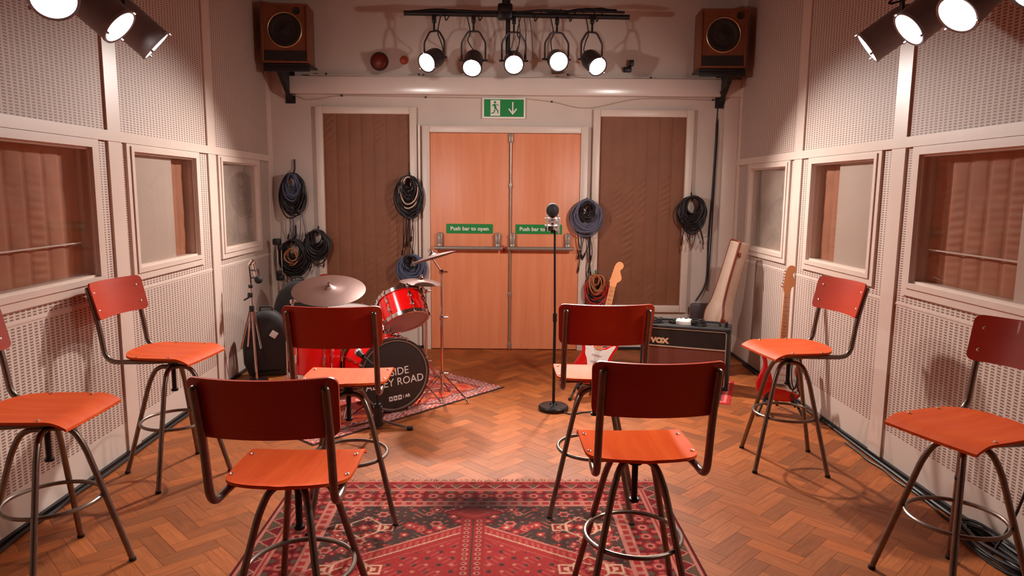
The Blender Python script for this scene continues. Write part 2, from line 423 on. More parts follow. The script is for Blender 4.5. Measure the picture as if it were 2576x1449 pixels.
def quilt(mb, P, width, height, pitch, puff=.010, wr=.004, seed=0, slant=.35, K=105.0, hseam=None):
    """P(u_m, z_m, d) -> point; channel-quilted sheet with creases between the seams"""
    nch = max(1, round(width/pitch)); nu = nch*10; nv = int(height/.010)
    def fn(u, v):
        x, z = u*width, v*height; ph = (u*nch) % 1.0; ch = int(u*nch*.9999)
        sn = abs(math.sin(PI*ph)); d = puff*sn**.35
        if hseam: d *= .5+.5*abs(math.sin(PI*(z/hseam % 1.0)))**.25
        k = max(0.0, noise.noise((x*2.2+seed, z*1.5, 3.0+ch))+.18)
        q = z*K+slant*x*K+5*noise.noise((x*3+seed, z*3, ch))
        d += wr*k*math.sin(q)*sn**.6*1.3
        d += wr*.9*noise.noise((x*7+seed, z*12, 2))*sn**.5
        return P(x, z, d)
    return mb.grid(fn, nu, nv)
def window(n, side, a, b, blanket, panel=None, pm=None, glint=False):
    """framed opening with a glass pane, a brown blanket behind and a sliding board"""
    w_ = bpy.data.objects.new('window_%d' % n, None); COL.objects.link(w_); struct(w_)
    mb = MB(); F_ = .072
    for (y0, y1, z0, z1) in ((a-F_, a, ZW0-F_, ZW1+F_*.6), (b, b+F_, ZW0-F_, ZW1+F_*.6), (a, b, ZW1, ZW1+F_*.6), (a, b, ZW0-F_, ZW0)):
        wbox(mb, side, y0, y1, z0, z1, -.013, 0)
    f2 = .03
    for (y0, y1, z0, z1) in ((a-f2, a, ZW0-f2, ZW1+f2), (b, b+f2, ZW0-f2, ZW1+f2), (a, b, ZW1, ZW1+f2), (a, b, ZW0-f2, ZW0)):
        wbox(mb, side, y0, y1, z0, z1, -.020, -.013)
    mb.build('frame', trim_m, w_, smooth=0)
    mb = MB(); r_ = .012
    for (y0, y1, z0, z1) in ((a, a+r_, ZW0, ZW1), (b-r_, b, ZW0, ZW1), (a, b, ZW1-r_, ZW1), (a, b, ZW0, ZW0+r_)):
        wbox(mb, side, y0, y1, z0, z1, .0, .099)
    mb.build('reveal', trim_m, w_, smooth=0)
    wbox(MB(), side, a+r_, b-r_, ZW0+r_, ZW1-r_, .010, .014).build('glass_pane', glass_m, w_, smooth=0)
    mb = MB()
    quilt(mb, lambda x, z, d: wallpt(side, a+.013+x, ZW0+.013+z, .072-d), b-a-.026, ZW1-ZW0-.026, .15, .009, .0046, seed=n*7.3, slant=.05, K=150.0, hseam=.46)
    mb.build('blanket', quiltb_m, w_, smooth=60)
    if panel:
        y0, y1 = panel; wbox(MB(), side, y0, y1, ZW0+.002, ZW1-.002, .030, .040).build('sliding_panel', pm or panel_m, w_, smooth=0)
    if glint:
        wbox(MB(), side, a+.05, b-.05, 1.255, 1.262, .046, .050).build('reflection_strip', white_m, w_, smooth=0)  # white strip standing in for a line of light reflected in the pane
window(1, -1, *WIN[-1][2], True, glint=True)
window(2, -1, *WIN[-1][1], True, (4.195, 4.75), panel_m)
window(3, -1, *WIN[-1][0], True, (5.60, 6.31), smear_m)
window(4, 1, *WIN[1][2], True, (2.92, 3.055), panel_m, glint=True)
window(5, 1, *WIN[1][1], True, (4.247, 4.75), panel_m)
window(6, 1, *WIN[1][0], True, (5.65, 6.32), smear_m)
window(7, -1, *WIN[-1][3], True)
window(8, 1, *WIN[1][3], True)

# ------------------------------------------------------------------ back wall
o = MB().span((-2.16, YB-.09, 2.435), (2.135, YB, 2.592), .006).build('trim_beam', beam_m, smooth=30); o.name = 'trim_%d' % (tn[0]+1); tn[0] += 1; struct(o)
trim(MB().span((1.985, YB-.055, 0), (2.12, YB, 2.435), .004))
trim(MB().span((.775, YB-.03, .03), (.800, YB, 2.16)).span((-.905, YB-.03, .03), (-.882, YB, 2.16)))
# quilted acoustic panels, framed
def acoustic_panel(x0, x1, z0, z1, label, seed):
    t = thing('acoustic_panel', ((x0+x1)/2, YB, z0), label, 'wall panel', 'framed quilted panels beside the doors')
    hw = (x1-x0)/2; h = z1-z0; F_ = .068; mb = MB()
    for (a, b, c, d) in ((-hw, -hw+F_, 0, h), (hw-F_, hw, 0, h), (-hw+F_, hw-F_, h-F_, h), (-hw+F_, hw-F_, 0, F_)):
        mb.span((a, -.045, c), (b, -.002, d), .006)
    mb.build('frame', trim_m, t)
    q = MB(); quilt(q, lambda x, z, d: Vector((-hw+F_+x, -.010-d, F_+z)), 2*hw-2*F_, h-2*F_, .115, .007, .0032, seed, slant=-.8, K=95.0)
    q.build('quilted_cloth', quilt_m, t, smooth=60)
acoustic_panel(-1.87, -.915, .36, 2.325, 'tall white-framed panel of brown quilted cloth left of the double doors', 1.0)
acoustic_panel(.755, 1.705, .385, 2.318, 'tall white-framed panel of brown quilted cloth right of the double doors', 5.0)
# double doors
DX0, DX1, DM = -.790, .640, -.030
mb = MB().span((DX0-.07, YB-.062, 0), (DX0, YB, 2.155), .005).span((DX1, YB-.062, 0), (DX1+.07, YB, 2.155), .005).span((DX0, YB-.062, 2.09), (DX1, YB, 2.155), .005)
trim(mb)
def door(n, x0, x1):
    d = MB().span((x0+.002, YB-.046, .008), (x1-.002, YB-.002, 2.087), .003).build('door_%d' % n, door_m); struct(d)
    return d
d1 = door(1, DX0, DM); d2 = door(2, DM, DX1)
for dd, x0, x1 in ((d1, -.725, -.112), (d2, -.030, .560)):
    z = 1.005; y = YB-.13
    MB().tube([(x0-.02, y, z), (x1+.02, y, z)], .018, 12).build('push_bar', grey_m, dd)
    for xx in (x0+.03, x1-.03):
        mb = MB().box((xx, YB-.07, 1.075), (.052, .05, .15), .014)
        mb.box((xx, YB-.105, 1.02), (.042, .05, .06), .012).cyl((xx, YB-.046, 1.13), (xx, YB-.11, 1.13), .017)
        mb.build('bar_bracket', grey_m, dd)
MB().box((-.085, YB-.062, .992), (.03, .03, .07), .006).build('latch', redp_m, d1)
bz = MB(); xx = -.022
bz.tube([(xx, YB-.062, .01), (xx, YB-.062, 2.083)], .0085, 10)
for z in (.05, .55, 1.60, 2.05): bz.box((xx, YB-.056, z), (.030, .022, .045), .005)
bz.box((xx, YB-.058, 2.04), (.036, .03, .085), .006)
bz.build('bolt_rod', grey_m, d2)
def push_sign(cx, label):
    t = thing('door_sign', (cx, YB-.047, 1.186), label, 'sign', 'push bar signs on the doors')
    rr = smooth_path([(-.224, -.046, 0), (.224, -.046, 0), (.224, .046, 0), (-.224, .046, 0)], .010, 3, True)
    MB().slab([(p.x, p.y) for p in rr], [(0, 0), (0, .003)], Matrix.Rotation(PI/2, 4, 'X')).build('plate', green_m, t, smooth=0)
    lettering('Push bar to open', .052, 'lettering', white_m, t, Matrix.Translation((0, -.0036, .0)) @ Matrix.Rotation(PI/2, 4, 'X'), bold=.0012, spacing=1.02)
push_sign(-.413, 'green sign reading Push bar to open on the left door')
push_sign(.252, 'green sign reading Push bar to open on the right door, partly behind the microphone')
# exit sign
t = thing('exit_sign', (-.092, YB, 2.232), 'green emergency exit sign with running figure and down arrow above the doors', 'sign')
MB().span((-.205, -.028, -.008), (.205, -.001, .186), .008).build('housing', white_m, t)
MB().span((-.186, -.031, .010), (.188, -.0275, .170)).build('green_face', green_m, t, smooth=0)
mb = MB(); Rx = Matrix.Translation((0, -.031, 0)) @ Matrix.Rotation(PI/2, 4, 'X')
def poly(pts, z=.0015): mb.slab(pts, [(0, 0), (0, z)], Rx)
poly([(-.125, .018), (-.035, .018), (-.035, .162), (-.125, .162)])
mb.build('doorway_symbol', white_m, t, smooth=0); mb = MB()
poly([(.084, .028), (.128, .082), (.114, .086), (.090, .057), (.090, .145), (.078, .145), (.078, .057), (.054, .086), (.040, .082)])
mb.build('arrow', white_m, t, smooth=0)
mb = MB(); Rx = Matrix.Translation((0, -.0325, 0)) @ Matrix.Rotation(PI/2, 4, 'X')
mb.slab([(-.083+.011*math.cos(a*PI/8), .142+.011*math.sin(a*PI/8)) for a in range(16)], [(0, 0), (0, .0015)], Rx)
for pl in ([(-.098, .128), (-.074, .124), (-.068, .085), (-.088, .080)], [(-.098, .128), (-.115, .108), (-.110, .104), (-.094, .118)],
           [(-.074, .124), (-.050, .108), (-.046, .114), (-.070, .128)], [(-.070, .088), (-.050, .066), (-.052, .040), (-.060, .040), (-.061, .062), (-.078, .078)],
           [(-.088, .080), (-.096, .052), (-.120, .044), (-.118, .036), (-.090, .044), (-.078, .074)]): poly(pl)
mb.build('running_figure', green_m, t, smooth=0)
# alarm bell, dome, sensor, socket, fixings
t = thing('alarm_bell', (-1.262, YB, 2.741), 'dark red round alarm bell high on the back wall', 'alarm bell')
MB().lathe([(.074, 0), (.076, .012), (.070, .032), (.052, .046), (.02, .052), (.0001, .053)], 32, Matrix.Rotation(PI/2, 4, 'X')).build('bell_cover', bell_m, t)
MB().lathe([(.085, 0), (.085, .006), (.0001, .0065)], 32, Matrix.Rotation(PI/2, 4, 'X')).build('backplate', black_m, t)
o = MB().lathe([(.038, 0), (.040, .012), (.030, .032), (.012, .040), (.0001, .041)], 24, Matrix.Rotation(PI/2, 4, 'X')).build('warning_light', bell2_m)
o.location = (-1.030, YB, 2.754); tag(o, 'small orange-red dome to the right of the alarm bell', 'warning light')
t = thing('motion_sensor', (1.07, YB, 2.70), 'small black sensor on a bracket high on the back wall', 'sensor')
MB().box((-.01, -.035, -.02), (.075, .05, .045), .008).build('base', black_m, t)
MB().box((.022, -.06, .035), (.04, .06, .055), .008).tube([(0, -.03, 0), (.022, -.045, .02)], .01, 8).build('sensor_head', black_m, t)
o = MB().box((0, 0, 0), (.26, .04, .20), .03).build('junction_box', socket_m); o.location = (1.865, YB-.076, .385)
tag(o, 'dark grey rectangular box low on the back wall behind the amplifier', 'junction box')
for x, z, lb in ((-1.62, 2.425, 'under the beam above the left quilted panel'), (-.83, 2.418, 'under the beam left of the exit sign'), (.36, 2.386, 'just right of the exit sign'), (1.27, 2.60, 'on top of the beam above the right quilted panel'),
    (-.88, 2.61, 'on top of the beam below the leftmost stage lamp'), (.50, 2.62, 'on top of the beam between the two rightmost stage lamps'), (-1.74, 2.61, 'on top of the beam beside the left loudspeaker'), (1.88, 2.415, 'under the beam below the right loudspeaker')):
    o = MB().box((0, 0, 0), (.018, .022, .016), .003).build('cable_clip', black_m); o.location = (x, YB-.10 if z > 2.43 else YB-.012, z)
    tag(o, 'tiny dark cable clip '+lb, 'cable clip', 'cable clips along the beam')
mb = MB(); mb.tube(spline([(-2.18, YB-.01, 2.45), (-2.05, YB-.012, 2.42), (-1.95, YB-.012, 2.385), (-1.8, YB-.012, 2.40), (-1.62, YB-.012, 2.425), (-1.2, YB-.012, 2.424), (-.83, YB-.012, 2.42), (-.3, YB-.012, 2.415), (0, YB-.012, 2.418), (.36, YB-.012, 2.385), (.7, YB-.012, 2.33), (1.2, YB-.012, 2.42), (1.9, YB-.012, 2.41)], 8), .004, 6)
tag(mb.build('thin_wire', wiregrey_m), 'thin painted wire sagging along under the white beam', 'wire')
mb = MB(); mb.tube(spline([(-1.9, YB-.07, 2.604), (-1.2, YB-.07, 2.600), (-.5, YB-.06, 2.600), (.1, YB-.07, 2.602), (.45, YB-.06, 2.625), (.75, YB-.07, 2.602), (1.3, YB-.06, 2.606), (2.0, YB-.07, 2.602)], 8), .006, 6)
tag(mb.build('white_cable', trim_m), 'pale cable lying along the top of the white beam', 'cable')

# ------------------------------------------------------------------ speakers
def speaker(loc, rz, label, tw):
    t = thing('wall_speaker', loc, label, 'speaker', 'wooden wall speakers', rz)
    W_, H_, D_ = .405, .50, .27
    mb = MB().span((-W_/2, 0, 0), (W_/2, D_, .018), .004).span((-W_/2, 0, H_-.018), (W_/2, D_, H_), .004).span((-W_/2, 0, .018), (-W_/2+.018, D_, H_-.018), .004).span((W_/2-.018, 0, .018), (W_/2, D_, H_-.018), .004)
    mb.span((-W_/2+.018, D_-.02, .018), (W_/2-.018, D_-.001, H_-.018)); mb.build('cabinet', teak_m, t)
    MB().span((-W_/2+.018, .012, .018), (W_/2-.018, .03, H_-.018)).build('baffle', teak_m, t)
    R = Matrix.Translation((0, .012, H_*.56)) @ Matrix.Rotation(PI/2, 4, 'X')
    MB().lathe([(.150, 0), (.152, .006), (.145, .010), (.140, .006), (.139, 0)], 48, R, ring=True).build('chrome_ring', mat('ring_gold', (190, 150, 110), .35, .6), t)
    wf = MB().lathe([(.139, .001), (.134, .008), (.120, .010), (.108, .004), (.05, -.006), (.046, .006), (.02, .012), (.0001, .013)], 48, R).build('woofer', cone_m, t)
    MB().lathe([(.030, 0), (.031, .008), (.022, .009), (.012, .004), (.0001, .006)], 24, Matrix.Translation((tw, .012, H_*.88)) @ Matrix.Rotation(PI/2, 4, 'X')).build('tweeter', cone_m, t)
    MB().span((-W_/2+.02, .006, .02), (W_/2-.02, .0125, .105)).build('lower_panel', cone_m, t)
    return t
speaker((-2.012, 6.36, 2.652), rad(4), 'wooden loudspeaker on a bracket in the left corner of the back wall', .105)
speaker((1.836, 6.36, 2.640), rad(-3), 'wooden loudspeaker on a bracket in the right corner of the back wall', .135)
def bracket(x, z, flip, label):
    t = thing('speaker_bracket', (x, YB, z), label, 'bracket', 'black speaker brackets')
    MB().span((-.20, -.40, -.02), (.21, -.14, -.001), .004).span((-.20, -.402, -.07), (.21, -.385, -.02), .003).build('shelf', black_m, t)
    mb = MB(); xo = -.09 if flip else .11
    mb.add([(xo-.02, -.38, -.02), (xo-.02, -.012, -.02), (xo-.02, -.012, -.28), (xo+.02, -.38, -.02), (xo+.02, -.012, -.02), (xo+.02, -.012, -.28)],
           [(0, 1, 2), (5, 4, 3), (0, 3, 4, 1), (1, 4, 5, 2), (2, 5, 3, 0)])
    mb.span((xo-.045, -.012, -.30), (xo+.045, -.001, .02)); mb.build('arm', black_m, t)
bracket(-2.015, 2.650, True, 'black shelf bracket under the left loudspeaker'); bracket(1.838, 2.638, False, 'black shelf bracket under the right loudspeaker')
mb = MB()
mb.tube(spline([(1.91, 6.42, 2.52), (1.93, YB-.02, 2.42), (1.925, YB-.015, 2.0), (1.915, YB-.015, 1.5), (1.90, YB-.015, 1.1), (1.90, YB-.015, .75), (1.87, YB-.02, .62), (1.80, YB-.03, .50)], 8), .009, 8)
mb.tube(spline([(1.925, 6.42, 2.52), (1.945, YB-.02, 2.42), (1.937, YB-.015, 2.0), (1.93, YB-.015, 1.5), (1.925, YB-.015, 1.1), (1.915, YB-.015, .75), (1.90, YB-.02, .60)], 8), .005, 8)
tag(mb.build('speaker_cable', blackc_m), 'dark cable running down the back wall from the right loudspeaker', 'cable')

# ------------------------------------------------------------------ stage lamps
def par_can(name, lens, aim, label, group, R=.085, clamp_z=3.05, power=RAIL_W, angle=95, yoke=True, length=.24, body_m=None, blend=.9, beam=None):
    body_m = body_m or can_m
    aim = Vector(aim).normalized(); piv = Vector(lens)-aim*length*.55
    t = thing(name, piv, label, 'stage lamp', group)
    A = aimM((0, 0, 0), aim); fr = length*.55
    prof = [(R+.004, fr), (R+.006, fr-.012), (R+.002, fr-.02), (R+.002, -.02), (R*.93, -.05), (R*.62, -.05-R*.55), (R*.40, -.05-R*.8), (R*.36, fr-length), (.0001, fr-length-.004)]
    inner = [(R-.006, fr-.002), (R+.004, fr)]
    MB().lathe([(R-.008, fr-.022)]+inner+prof[1:], 32, A).build('housing', body_m, t)
    MB().lathe([(.0001, fr-.016), (R-.007, fr-.017), (R-.007, fr-.020), (.0001, fr-.021)], 32, A).build('lens', lens_m, t)
    for k in range(3):
        mb = MB(); a = rad(90+120*k); u = A @ Vector(((R+.006)*math.cos(a), (R+.006)*math.sin(a), fr)); v = A @ Vector(((R+.006)*math.cos(a), (R+.006)*math.sin(a), fr+.012))
        mb.tube([u, v], .006, 6); mb.build('gel_clip', chrome_m, t)
    lat = aim.cross(Vector((0, 0, 1))).normalized(); a_ = R+.022; zt = clamp_z-piv.z; top = zt-.12
    pth = [lat*a_+Vector((0, 0, -.01)), lat*a_+Vector((0, 0, top*.62)), lat*a_*.45+Vector((0, 0, top)), lat*-a_*.45+Vector((0, 0, top)), lat*-a_+Vector((0, 0, top*.62)), lat*-a_+Vector((0, 0, -.01))]
    mb = MB().tube(smooth_path(pth, .02, 3), .008, 8)
    for s in (-1, 1): mb.cyl(lat*s*(R-.004), lat*s*(R+.045), .009, 10)
    mb.build('yoke', can_m, t)
    mb = MB().cyl((0, 0, top), (0, 0, zt), .009, 10).box((0, 0, zt-.02), (.035, .05, .06), .006)
    mb.build('hook_clamp', blackm_m, t)
    mb = MB(); s = rng.choice((-1, 1)); bk = A @ Vector((0, 0, fr-length))
    mb.tube(spline([bk, bk+Vector((.02*s, .03, .05)), (.05*s, .02, top*.7), (.03*s, .01, top), (.06*s, 0, zt+.02)], 6), .005, 6)
    mb.build('power_cable', blackc_m, t)
    ld = bpy.data.lights.new('lamp_beam', 'SPOT'); ld.energy = power; ld.color = LAMP_RGB; ld.spot_size = rad(angle); ld.spot_blend = blend; ld.shadow_soft_size = R*.7
    lo = bpy.data.objects.new('lamp_beam', ld); COL.objects.link(lo); lo.parent = t
    lo.matrix_local = aimM(aim*(fr+.012), -(Vector(beam).normalized() if beam else aim))
    return t
BY, BZ = 6.30, 3.052
cans = [((-.748, 6.18, 2.629), (-.42, -.80, -.42), (-.34, -.62, -.72), 92, 2.1, 'leftmost lit stage lamp on the black bar, turned to the left'),
        ((-.360, 6.18, 2.586), (-.06, -.74, -.60), (-.06, -.74, -.60), 80, .9, 'second stage lamp from the left on the black bar, tilted down'),
        ((.000, 6.18, 2.618), (.02, -.88, -.40), (.02, -.88, -.50), 76, .95, 'middle stage lamp on the black bar, glowing straight at the viewer'),
        ((.384, 6.18, 2.648), (.10, -.93, -.30), (.10, -.88, -.55), 76, .8, 'fourth stage lamp from the left on the black bar, glowing at the viewer'),
        ((.718, 6.18, 2.608), (.34, -.76, -.54), (.34, -.62, -.72), 92, 2.1, 'rightmost stage lamp on the black bar, turned to the right')]
for ln_, am, bm_, an, pw, lb in cans: par_can('stage_lamp', ln_, am, lb, 'stage lamps on the bar over the doors', beam=bm_, R=.082, clamp_z=BZ-.02, power=RAIL_W*pw, angle=an)
t = thing('lighting_bar', (0, BY, BZ), 'long black lighting bar with wound cables above the doors', 'lighting bar')
MB().tube([(-.955, 0, .012), (.995, 0, -.008)], .021, 14).build('bar', black_m, t)
MB().cyl((-.085, 0, 0), (-.085, 0, ZC-BZ), .022, 14).cyl((-.055, .06, -.45), (-.055, .06, ZC-BZ), .020, 12).build('hanging_pole', black_m, t)
MB().box((-.08, .01, .03), (.13, .11, .13), .02).cyl((-.12, -.05, .04), (-.04, -.05, .04), .035).build('clamp', blackm_m, t)
mb = MB()
for k in range(7):
    x0, x1 = (-.9, .95) if k < 2 else sorted((rng.uniform(-.8, .8), rng.uniform(-.5, .9)))
    if k > 3: x0, x1 = .35+.1*rng.random(), .88
    pts = []
    for i in range(9):
        x = x0+(x1-x0)*i/8; pts.append((x, rng.uniform(-.025, .025), .024+rng.uniform(0, .022)+(.018 if (k > 3 and .5 < x) else 0)))
    mb.tube(spline(pts, 5), .009, 6)
for x in (-.62, -.33, .15, .45, .68): mb.tube(spline([(x, -.02, .03), (x+.02, -.03, -.01), (x+.03, -.02, -.05), (x+.05, .0, -.02), (x+.08, 0, .03)], 5), .005, 6)
mb.build('wound_cables', rubber_m, t)
mb = MB()
for k in range(4):
    x = -.02+.05*k; mb.tube(spline([(x, 0, 0), (x+.02, .03, -.12), (x+.01*k, .04, -.25), (x+.03*k-.05, .02, -.36)], 6), .006, 6)
mb.build('hanging_cables', mat('grey_flex', (96, 84, 86), .5), t)
def side_bar(side):
    x = -1.86 if side < 0 else 1.90
    t = thing('lighting_bar', (x, 3.1, 2.68), 'black lighting bar along the %s wall, above the side lamps' % ('left' if side < 0 else 'right'), 'lighting bar')
    MB().tube([(0, -1.4, 0), (0, 1.0, 0)], .022, 12).build('bar', black_m, t)
    for y in (-1.2, .9): MB().cyl((0, y, .018), (0, y, ZC-2.68), .014, 10).build('hanging_pole', black_m, t)
side_bar(-1); side_bar(1)
kw = dict(R=.084, clamp_z=2.66, length=.32, body_m=sidecan_m)
gl, gr = 'side lamps along the left wall', 'side lamps along the right wall'
par_can('stage_lamp', (-1.765, 2.80, 2.262), (.50, -.62, -.60), 'nearest lit side lamp at the top left, facing the viewer', gl, power=60, angle=66, **kw)
par_can('stage_lamp', (-1.733, 3.20, 2.247), (.74, .10, -.66), 'middle lit side lamp at the top left, aimed across the room', gl, power=45, angle=62, **kw)
par_can('stage_lamp', (-1.735, 3.52, 2.230), (.62, .34, -.62), 'farthest side lamp at the top left, its lens seen edge-on', gl, power=150, angle=98, blend=1.0, beam=(.50, .74, -.38), **kw)
par_can('stage_lamp', (1.770, 2.92, 2.262), (-.66, -.16, -.62), 'lit side lamp at the top right, second from the picture edge', gr, power=135, angle=62, **kw)
par_can('stage_lamp', (1.760, 3.25, 2.277), (-.74, .05, -.62), 'middle lit side lamp at the top right, aimed across the room', gr, power=45, angle=62, **kw)
par_can('stage_lamp', (1.800, 3.70, 2.285), (-.72, .34, -.58), 'farthest side lamp at the top right, its lens seen edge-on', gr, power=150, angle=98, blend=1.0, beam=(-.52, .72, -.38), **kw)
par_can('stage_lamp', (1.870, 2.62, 2.290), (-.55, -.62, -.56), 'side lamp cut off by the top right corner of the picture', gr, power=40, angle=66, **kw)

# ------------------------------------------------------------------ stools
SH = dict()
def stool_parts():
    """meshes shared by all stools; seat frame at z=0 is the seat surface"""
    # --- base (legs meet under the hub at z .60)
    legs = []
    pth = smooth_path([(.0, 0, .597), (.085, 0, .597), (.128, 0, .515), (.275, 0, .004)], .055, 7)
    SH['leg'] = MB().tube(pth, .0122, 12)
    SH['foot'] = MB().cyl((.275, 0, 0), (.2725, 0, .012), .0145, 12)
    SH['ring'] = MB().tube(circle(.176, 56, (0, 0, .300)), .0085, 10, closed=True)
    SH['spindle'] = MB().cyl((0, 0, .43), (0, 0, .60), .0115, 14).cyl((0, 0, .43), (0, 0, .442), .018, 14).cyl((0, 0, .575), (0, 0, .612), .026, 18)
    # --- seat
    fy, hw = .195, .197
    def wid(y):
        if y > .0: return hw-.006*(y/.195)**2+.0
        if y > -.07: return hw
        q = (-.07-y)/.128; return hw*(max(0.0, 1-q**2.6))**(1/2.1)*.985+.002
    def seat(u, v):
        y = .195-(.393)*(1-(1-v)**1.0 if v < .5 else v)
        y = .195-.393*v; x = (2*u-1)*wid(y)
        z = -.010*(1-(2*u-1)**2)*(1-abs(y)/.25)
        if y > .12: z -= .028*((y-.12)/.075)**1.8
        if y < -.10: z += .010*((-.10-y)/.1)**1.5
        return (x, y, z)
    # denser rows at the rear
    rows = [0, .03, .06, .1, .14, .19, .25, .32, .4, .5, .6, .68, .74, .79, .83, .87, .9, .93, .955, .975, .99, .998]
    SH['seat'] = MB().grid(lambda u, v: seat(u, rows[min(int(round(v*(len(rows)-1))), len(rows)-1)]), 18, len(rows)-1, (0, 0, -.011))
    # --- back rest: curved ply with rounded corners
    H0, H1 = .190, .376
    def back(u, v):
        z = H0+(H1-H0)*v; t = (v-.5)*2
        c = .028; e = max(0, abs(z-(H0+H1)/2)-((H1-H0)/2-c)); wmax = .212-c+math.sqrt(max(0, c*c-e*e))
        wmax *= (.965+.035*v)
        x = (2*u-1)*wmax; y = -.252-.042*(1-(x/.203)**2)-.050*(v-.1)
        z2 = z+.002*(x/.203)**2*(1 if v > .5 else -.3)
        return (x, y, z2)
    vr = [0, .01, .03, .06, .1, .15, .3, .5, .7, .85, .9, .94, .97, .99, 1]
    SH['backrest'] = MB().grid(lambda u, v: back(u, vr[min(int(round(v*14)), 14)]), 20, 14, (0, -.010, -.001))
    # --- bent tube: under the seat, out at the rear, up behind the back rest
    ft = MB()
    for s in (-1, 1):
        p = [(s*.10, .13, -.026), (s*.150, .02, -.026), (s*.178, -.12, -.027), (s*.181, -.250, -.030), (s*.181, -.281, .185), (s*.181, -.324, .345)]
        pp = smooth_path(p, .07, 8); rr = [.0128]*len(pp)
        ft.tube(pp, rr, 12); ft.sphere(pp[-1], .0128, n=8)
    ft.box((0, .0, -.032), (.30, .045, .012), .003).box((0, -.08, -.032), (.34, .035, .010), .003).box((0, 0, -.042), (.12, .12, .012), .004)
    SH['seat_frame'] = ft
    SH['rivet'] = MB().lathe([(.0075, -.006), (.0070, .0010), (.004, .0032), (.0001, .0038)], 12)
stool_parts()
MM = {'leg': steel_m, 'foot': rubber_m, 'ring': steel_m, 'spindle': blackm_m, 'seat': seat_m, 'backrest': back_m, 'seat_frame': steel_m, 'rivet': rivet_m}
PROTO = {}
def stool(x, y, base, srot, z, label):
    t = thing('swivel_stool', (x, y, 0), label, 'stool', 'red plywood swivel stools')
    def put(key, nm, M, par):
        if key not in PROTO:
            o = SH[key].build(nm, MM[key], par); PROTO[key] = o
        else:
            o = PROTO[key].copy(); o.name = nm; COL.objects.link(o); o.parent = par
        o.matrix_local = M; return o
    for k in range(4):
        lg = put('leg', 'leg', Matrix.Rotation(rad(base+90*k), 4, 'Z'), t)
        put('foot', 'rubber_foot', Matrix.Identity(4), lg)
    put('ring', 'foot_ring', Matrix.Identity(4), t); put('spindle', 'spindle', Matrix.Translation((0, 0, z-.655)), t)
    S = Matrix.Translation((0, 0, z)) @ Matrix.Rotation(rad(srot), 4, 'Z')
    fr = put('seat_frame', 'seat_frame', S, t)
    se = put('seat', 'seat', S, t)
    for (a, b, c) in ((.176, .085, .0015), (-.176, .085, .0015), (.182, -.085, .0015), (-.182, -.085, .0015)): put('rivet', 'rivet', Matrix.Translation((a, b, c)), se)
    bk = put('backrest', 'backrest', S, t)
    for s in (-1, 1):
        for zz, yy in ((.235, -.2718), (.325, -.2962)): put('rivet', 'rivet', aimM((s*.172, yy, zz), (-s*.3, 1, .25)), bk)
    return t
stool(.454, 2.431, 44.9, 2.0, .652, 'red plywood swivel stool in the right foreground, back to the viewer on the rug')
stool(-.701, 2.194, 32.6, 1.0, .655, 'red plywood swivel stool in the left foreground, back to the viewer on the rug')
stool(.410, 3.313, 35.9, 1.2, .688, 'red plywood swivel stool just behind the right foreground one, in front of the amplifier')
stool(-.769, 3.202, 59.9, 1.7, .688, 'red plywood swivel stool in front of the drum kit, back to the viewer')
stool(-1.822, 3.668, 4.3, -95.0, .688, 'red plywood swivel stool by the left wall, the farther of two, facing right')
stool(1.584, 3.893, 37.3, 99.3, .690, 'red plywood swivel stool by the right wall in front of a guitar, facing left')
stool(-1.847, 2.674, 15.1, -88.7, .688, 'red plywood swivel stool cut off by the left edge of the picture')
stool(1.745, 2.586, 57.9, 110.6, .678, 'red plywood swivel stool cut off by the right edge of the picture')

# ------------------------------------------------------------------ rugs
def rug_mesh(name, w_, l_, step, colour, M, label, fringe=None):
    nu, nv = int(w_/step), int(l_/step); t = .007
    us, vs = np.meshgrid(np.linspace(-w_/2, w_/2, nu+1), np.linspace(-l_/2, l_/2, nv+1))
    rs = np.random.RandomState(5)
    co = np.stack([us, vs, np.full_like(us, t)+rs.rand(*us.shape)*.0009], -1)
    co[0, :, 2] = co[-1, :, 2] = 0.0015; co[:, 0, 2] = co[:, -1, 2] = 0.0015
    cc = colour(us, vs); cc = cc*(1+.10*(rs.rand(*us.shape)[..., None]-.5)); s = np.clip(cc/255, 0, 1)
    s = np.where(s <= .04045, s/12.92, ((s+.055)/1.055)**2.4); col = np.concatenate([s, np.ones(s.shape[:2]+(1,))], -1)
    idx = np.arange((nu+1)*(nv+1)).reshape(nv+1, nu+1)
    F = np.stack([idx[:-1, :-1], idx[:-1, 1:], idx[1:, 1:], idx[1:, :-1]], -1).reshape(-1, 4)
    me = bpy.data.meshes.new(name); n = len(F)
    me.vertices.add(co.shape[0]*co.shape[1]); me.vertices.foreach_set('co', co.astype(np.float32).ravel())
    me.loops.add(n*4); me.loops.foreach_set('vertex_index', F.astype(np.int32).ravel())
    me.polygons.add(n); me.polygons.foreach_set('loop_start', np.arange(0, n*4, 4, dtype=np.int32)); me.polygons.foreach_set('loop_total', np.full(n, 4, dtype=np.int32))
    me.update(calc_edges=True); me.validate()
    at = me.color_attributes.new('tone', 'FLOAT_COLOR', 'POINT'); at.data.foreach_set('color', col.astype(np.float32).ravel())
    me.materials.append(rug_m); me.polygons.foreach_set('use_smooth', [True]*n)
    o = bpy.data.objects.new(name, me); COL.objects.link(o); o.matrix_world = M; tag(o, label, 'rug')
    return o
def C3(*a): return np.array(a, dtype=float)
RED, DRED, PINK, PALE, NAVY, OLIVE, CREAM, BROWN = C3(142, 42, 40), C3(104, 26, 28), C3(158, 68, 60), C3(168, 100, 86), C3(64, 46, 42), C3(84, 62, 48), C3(190, 144, 118), C3(84, 44, 34)
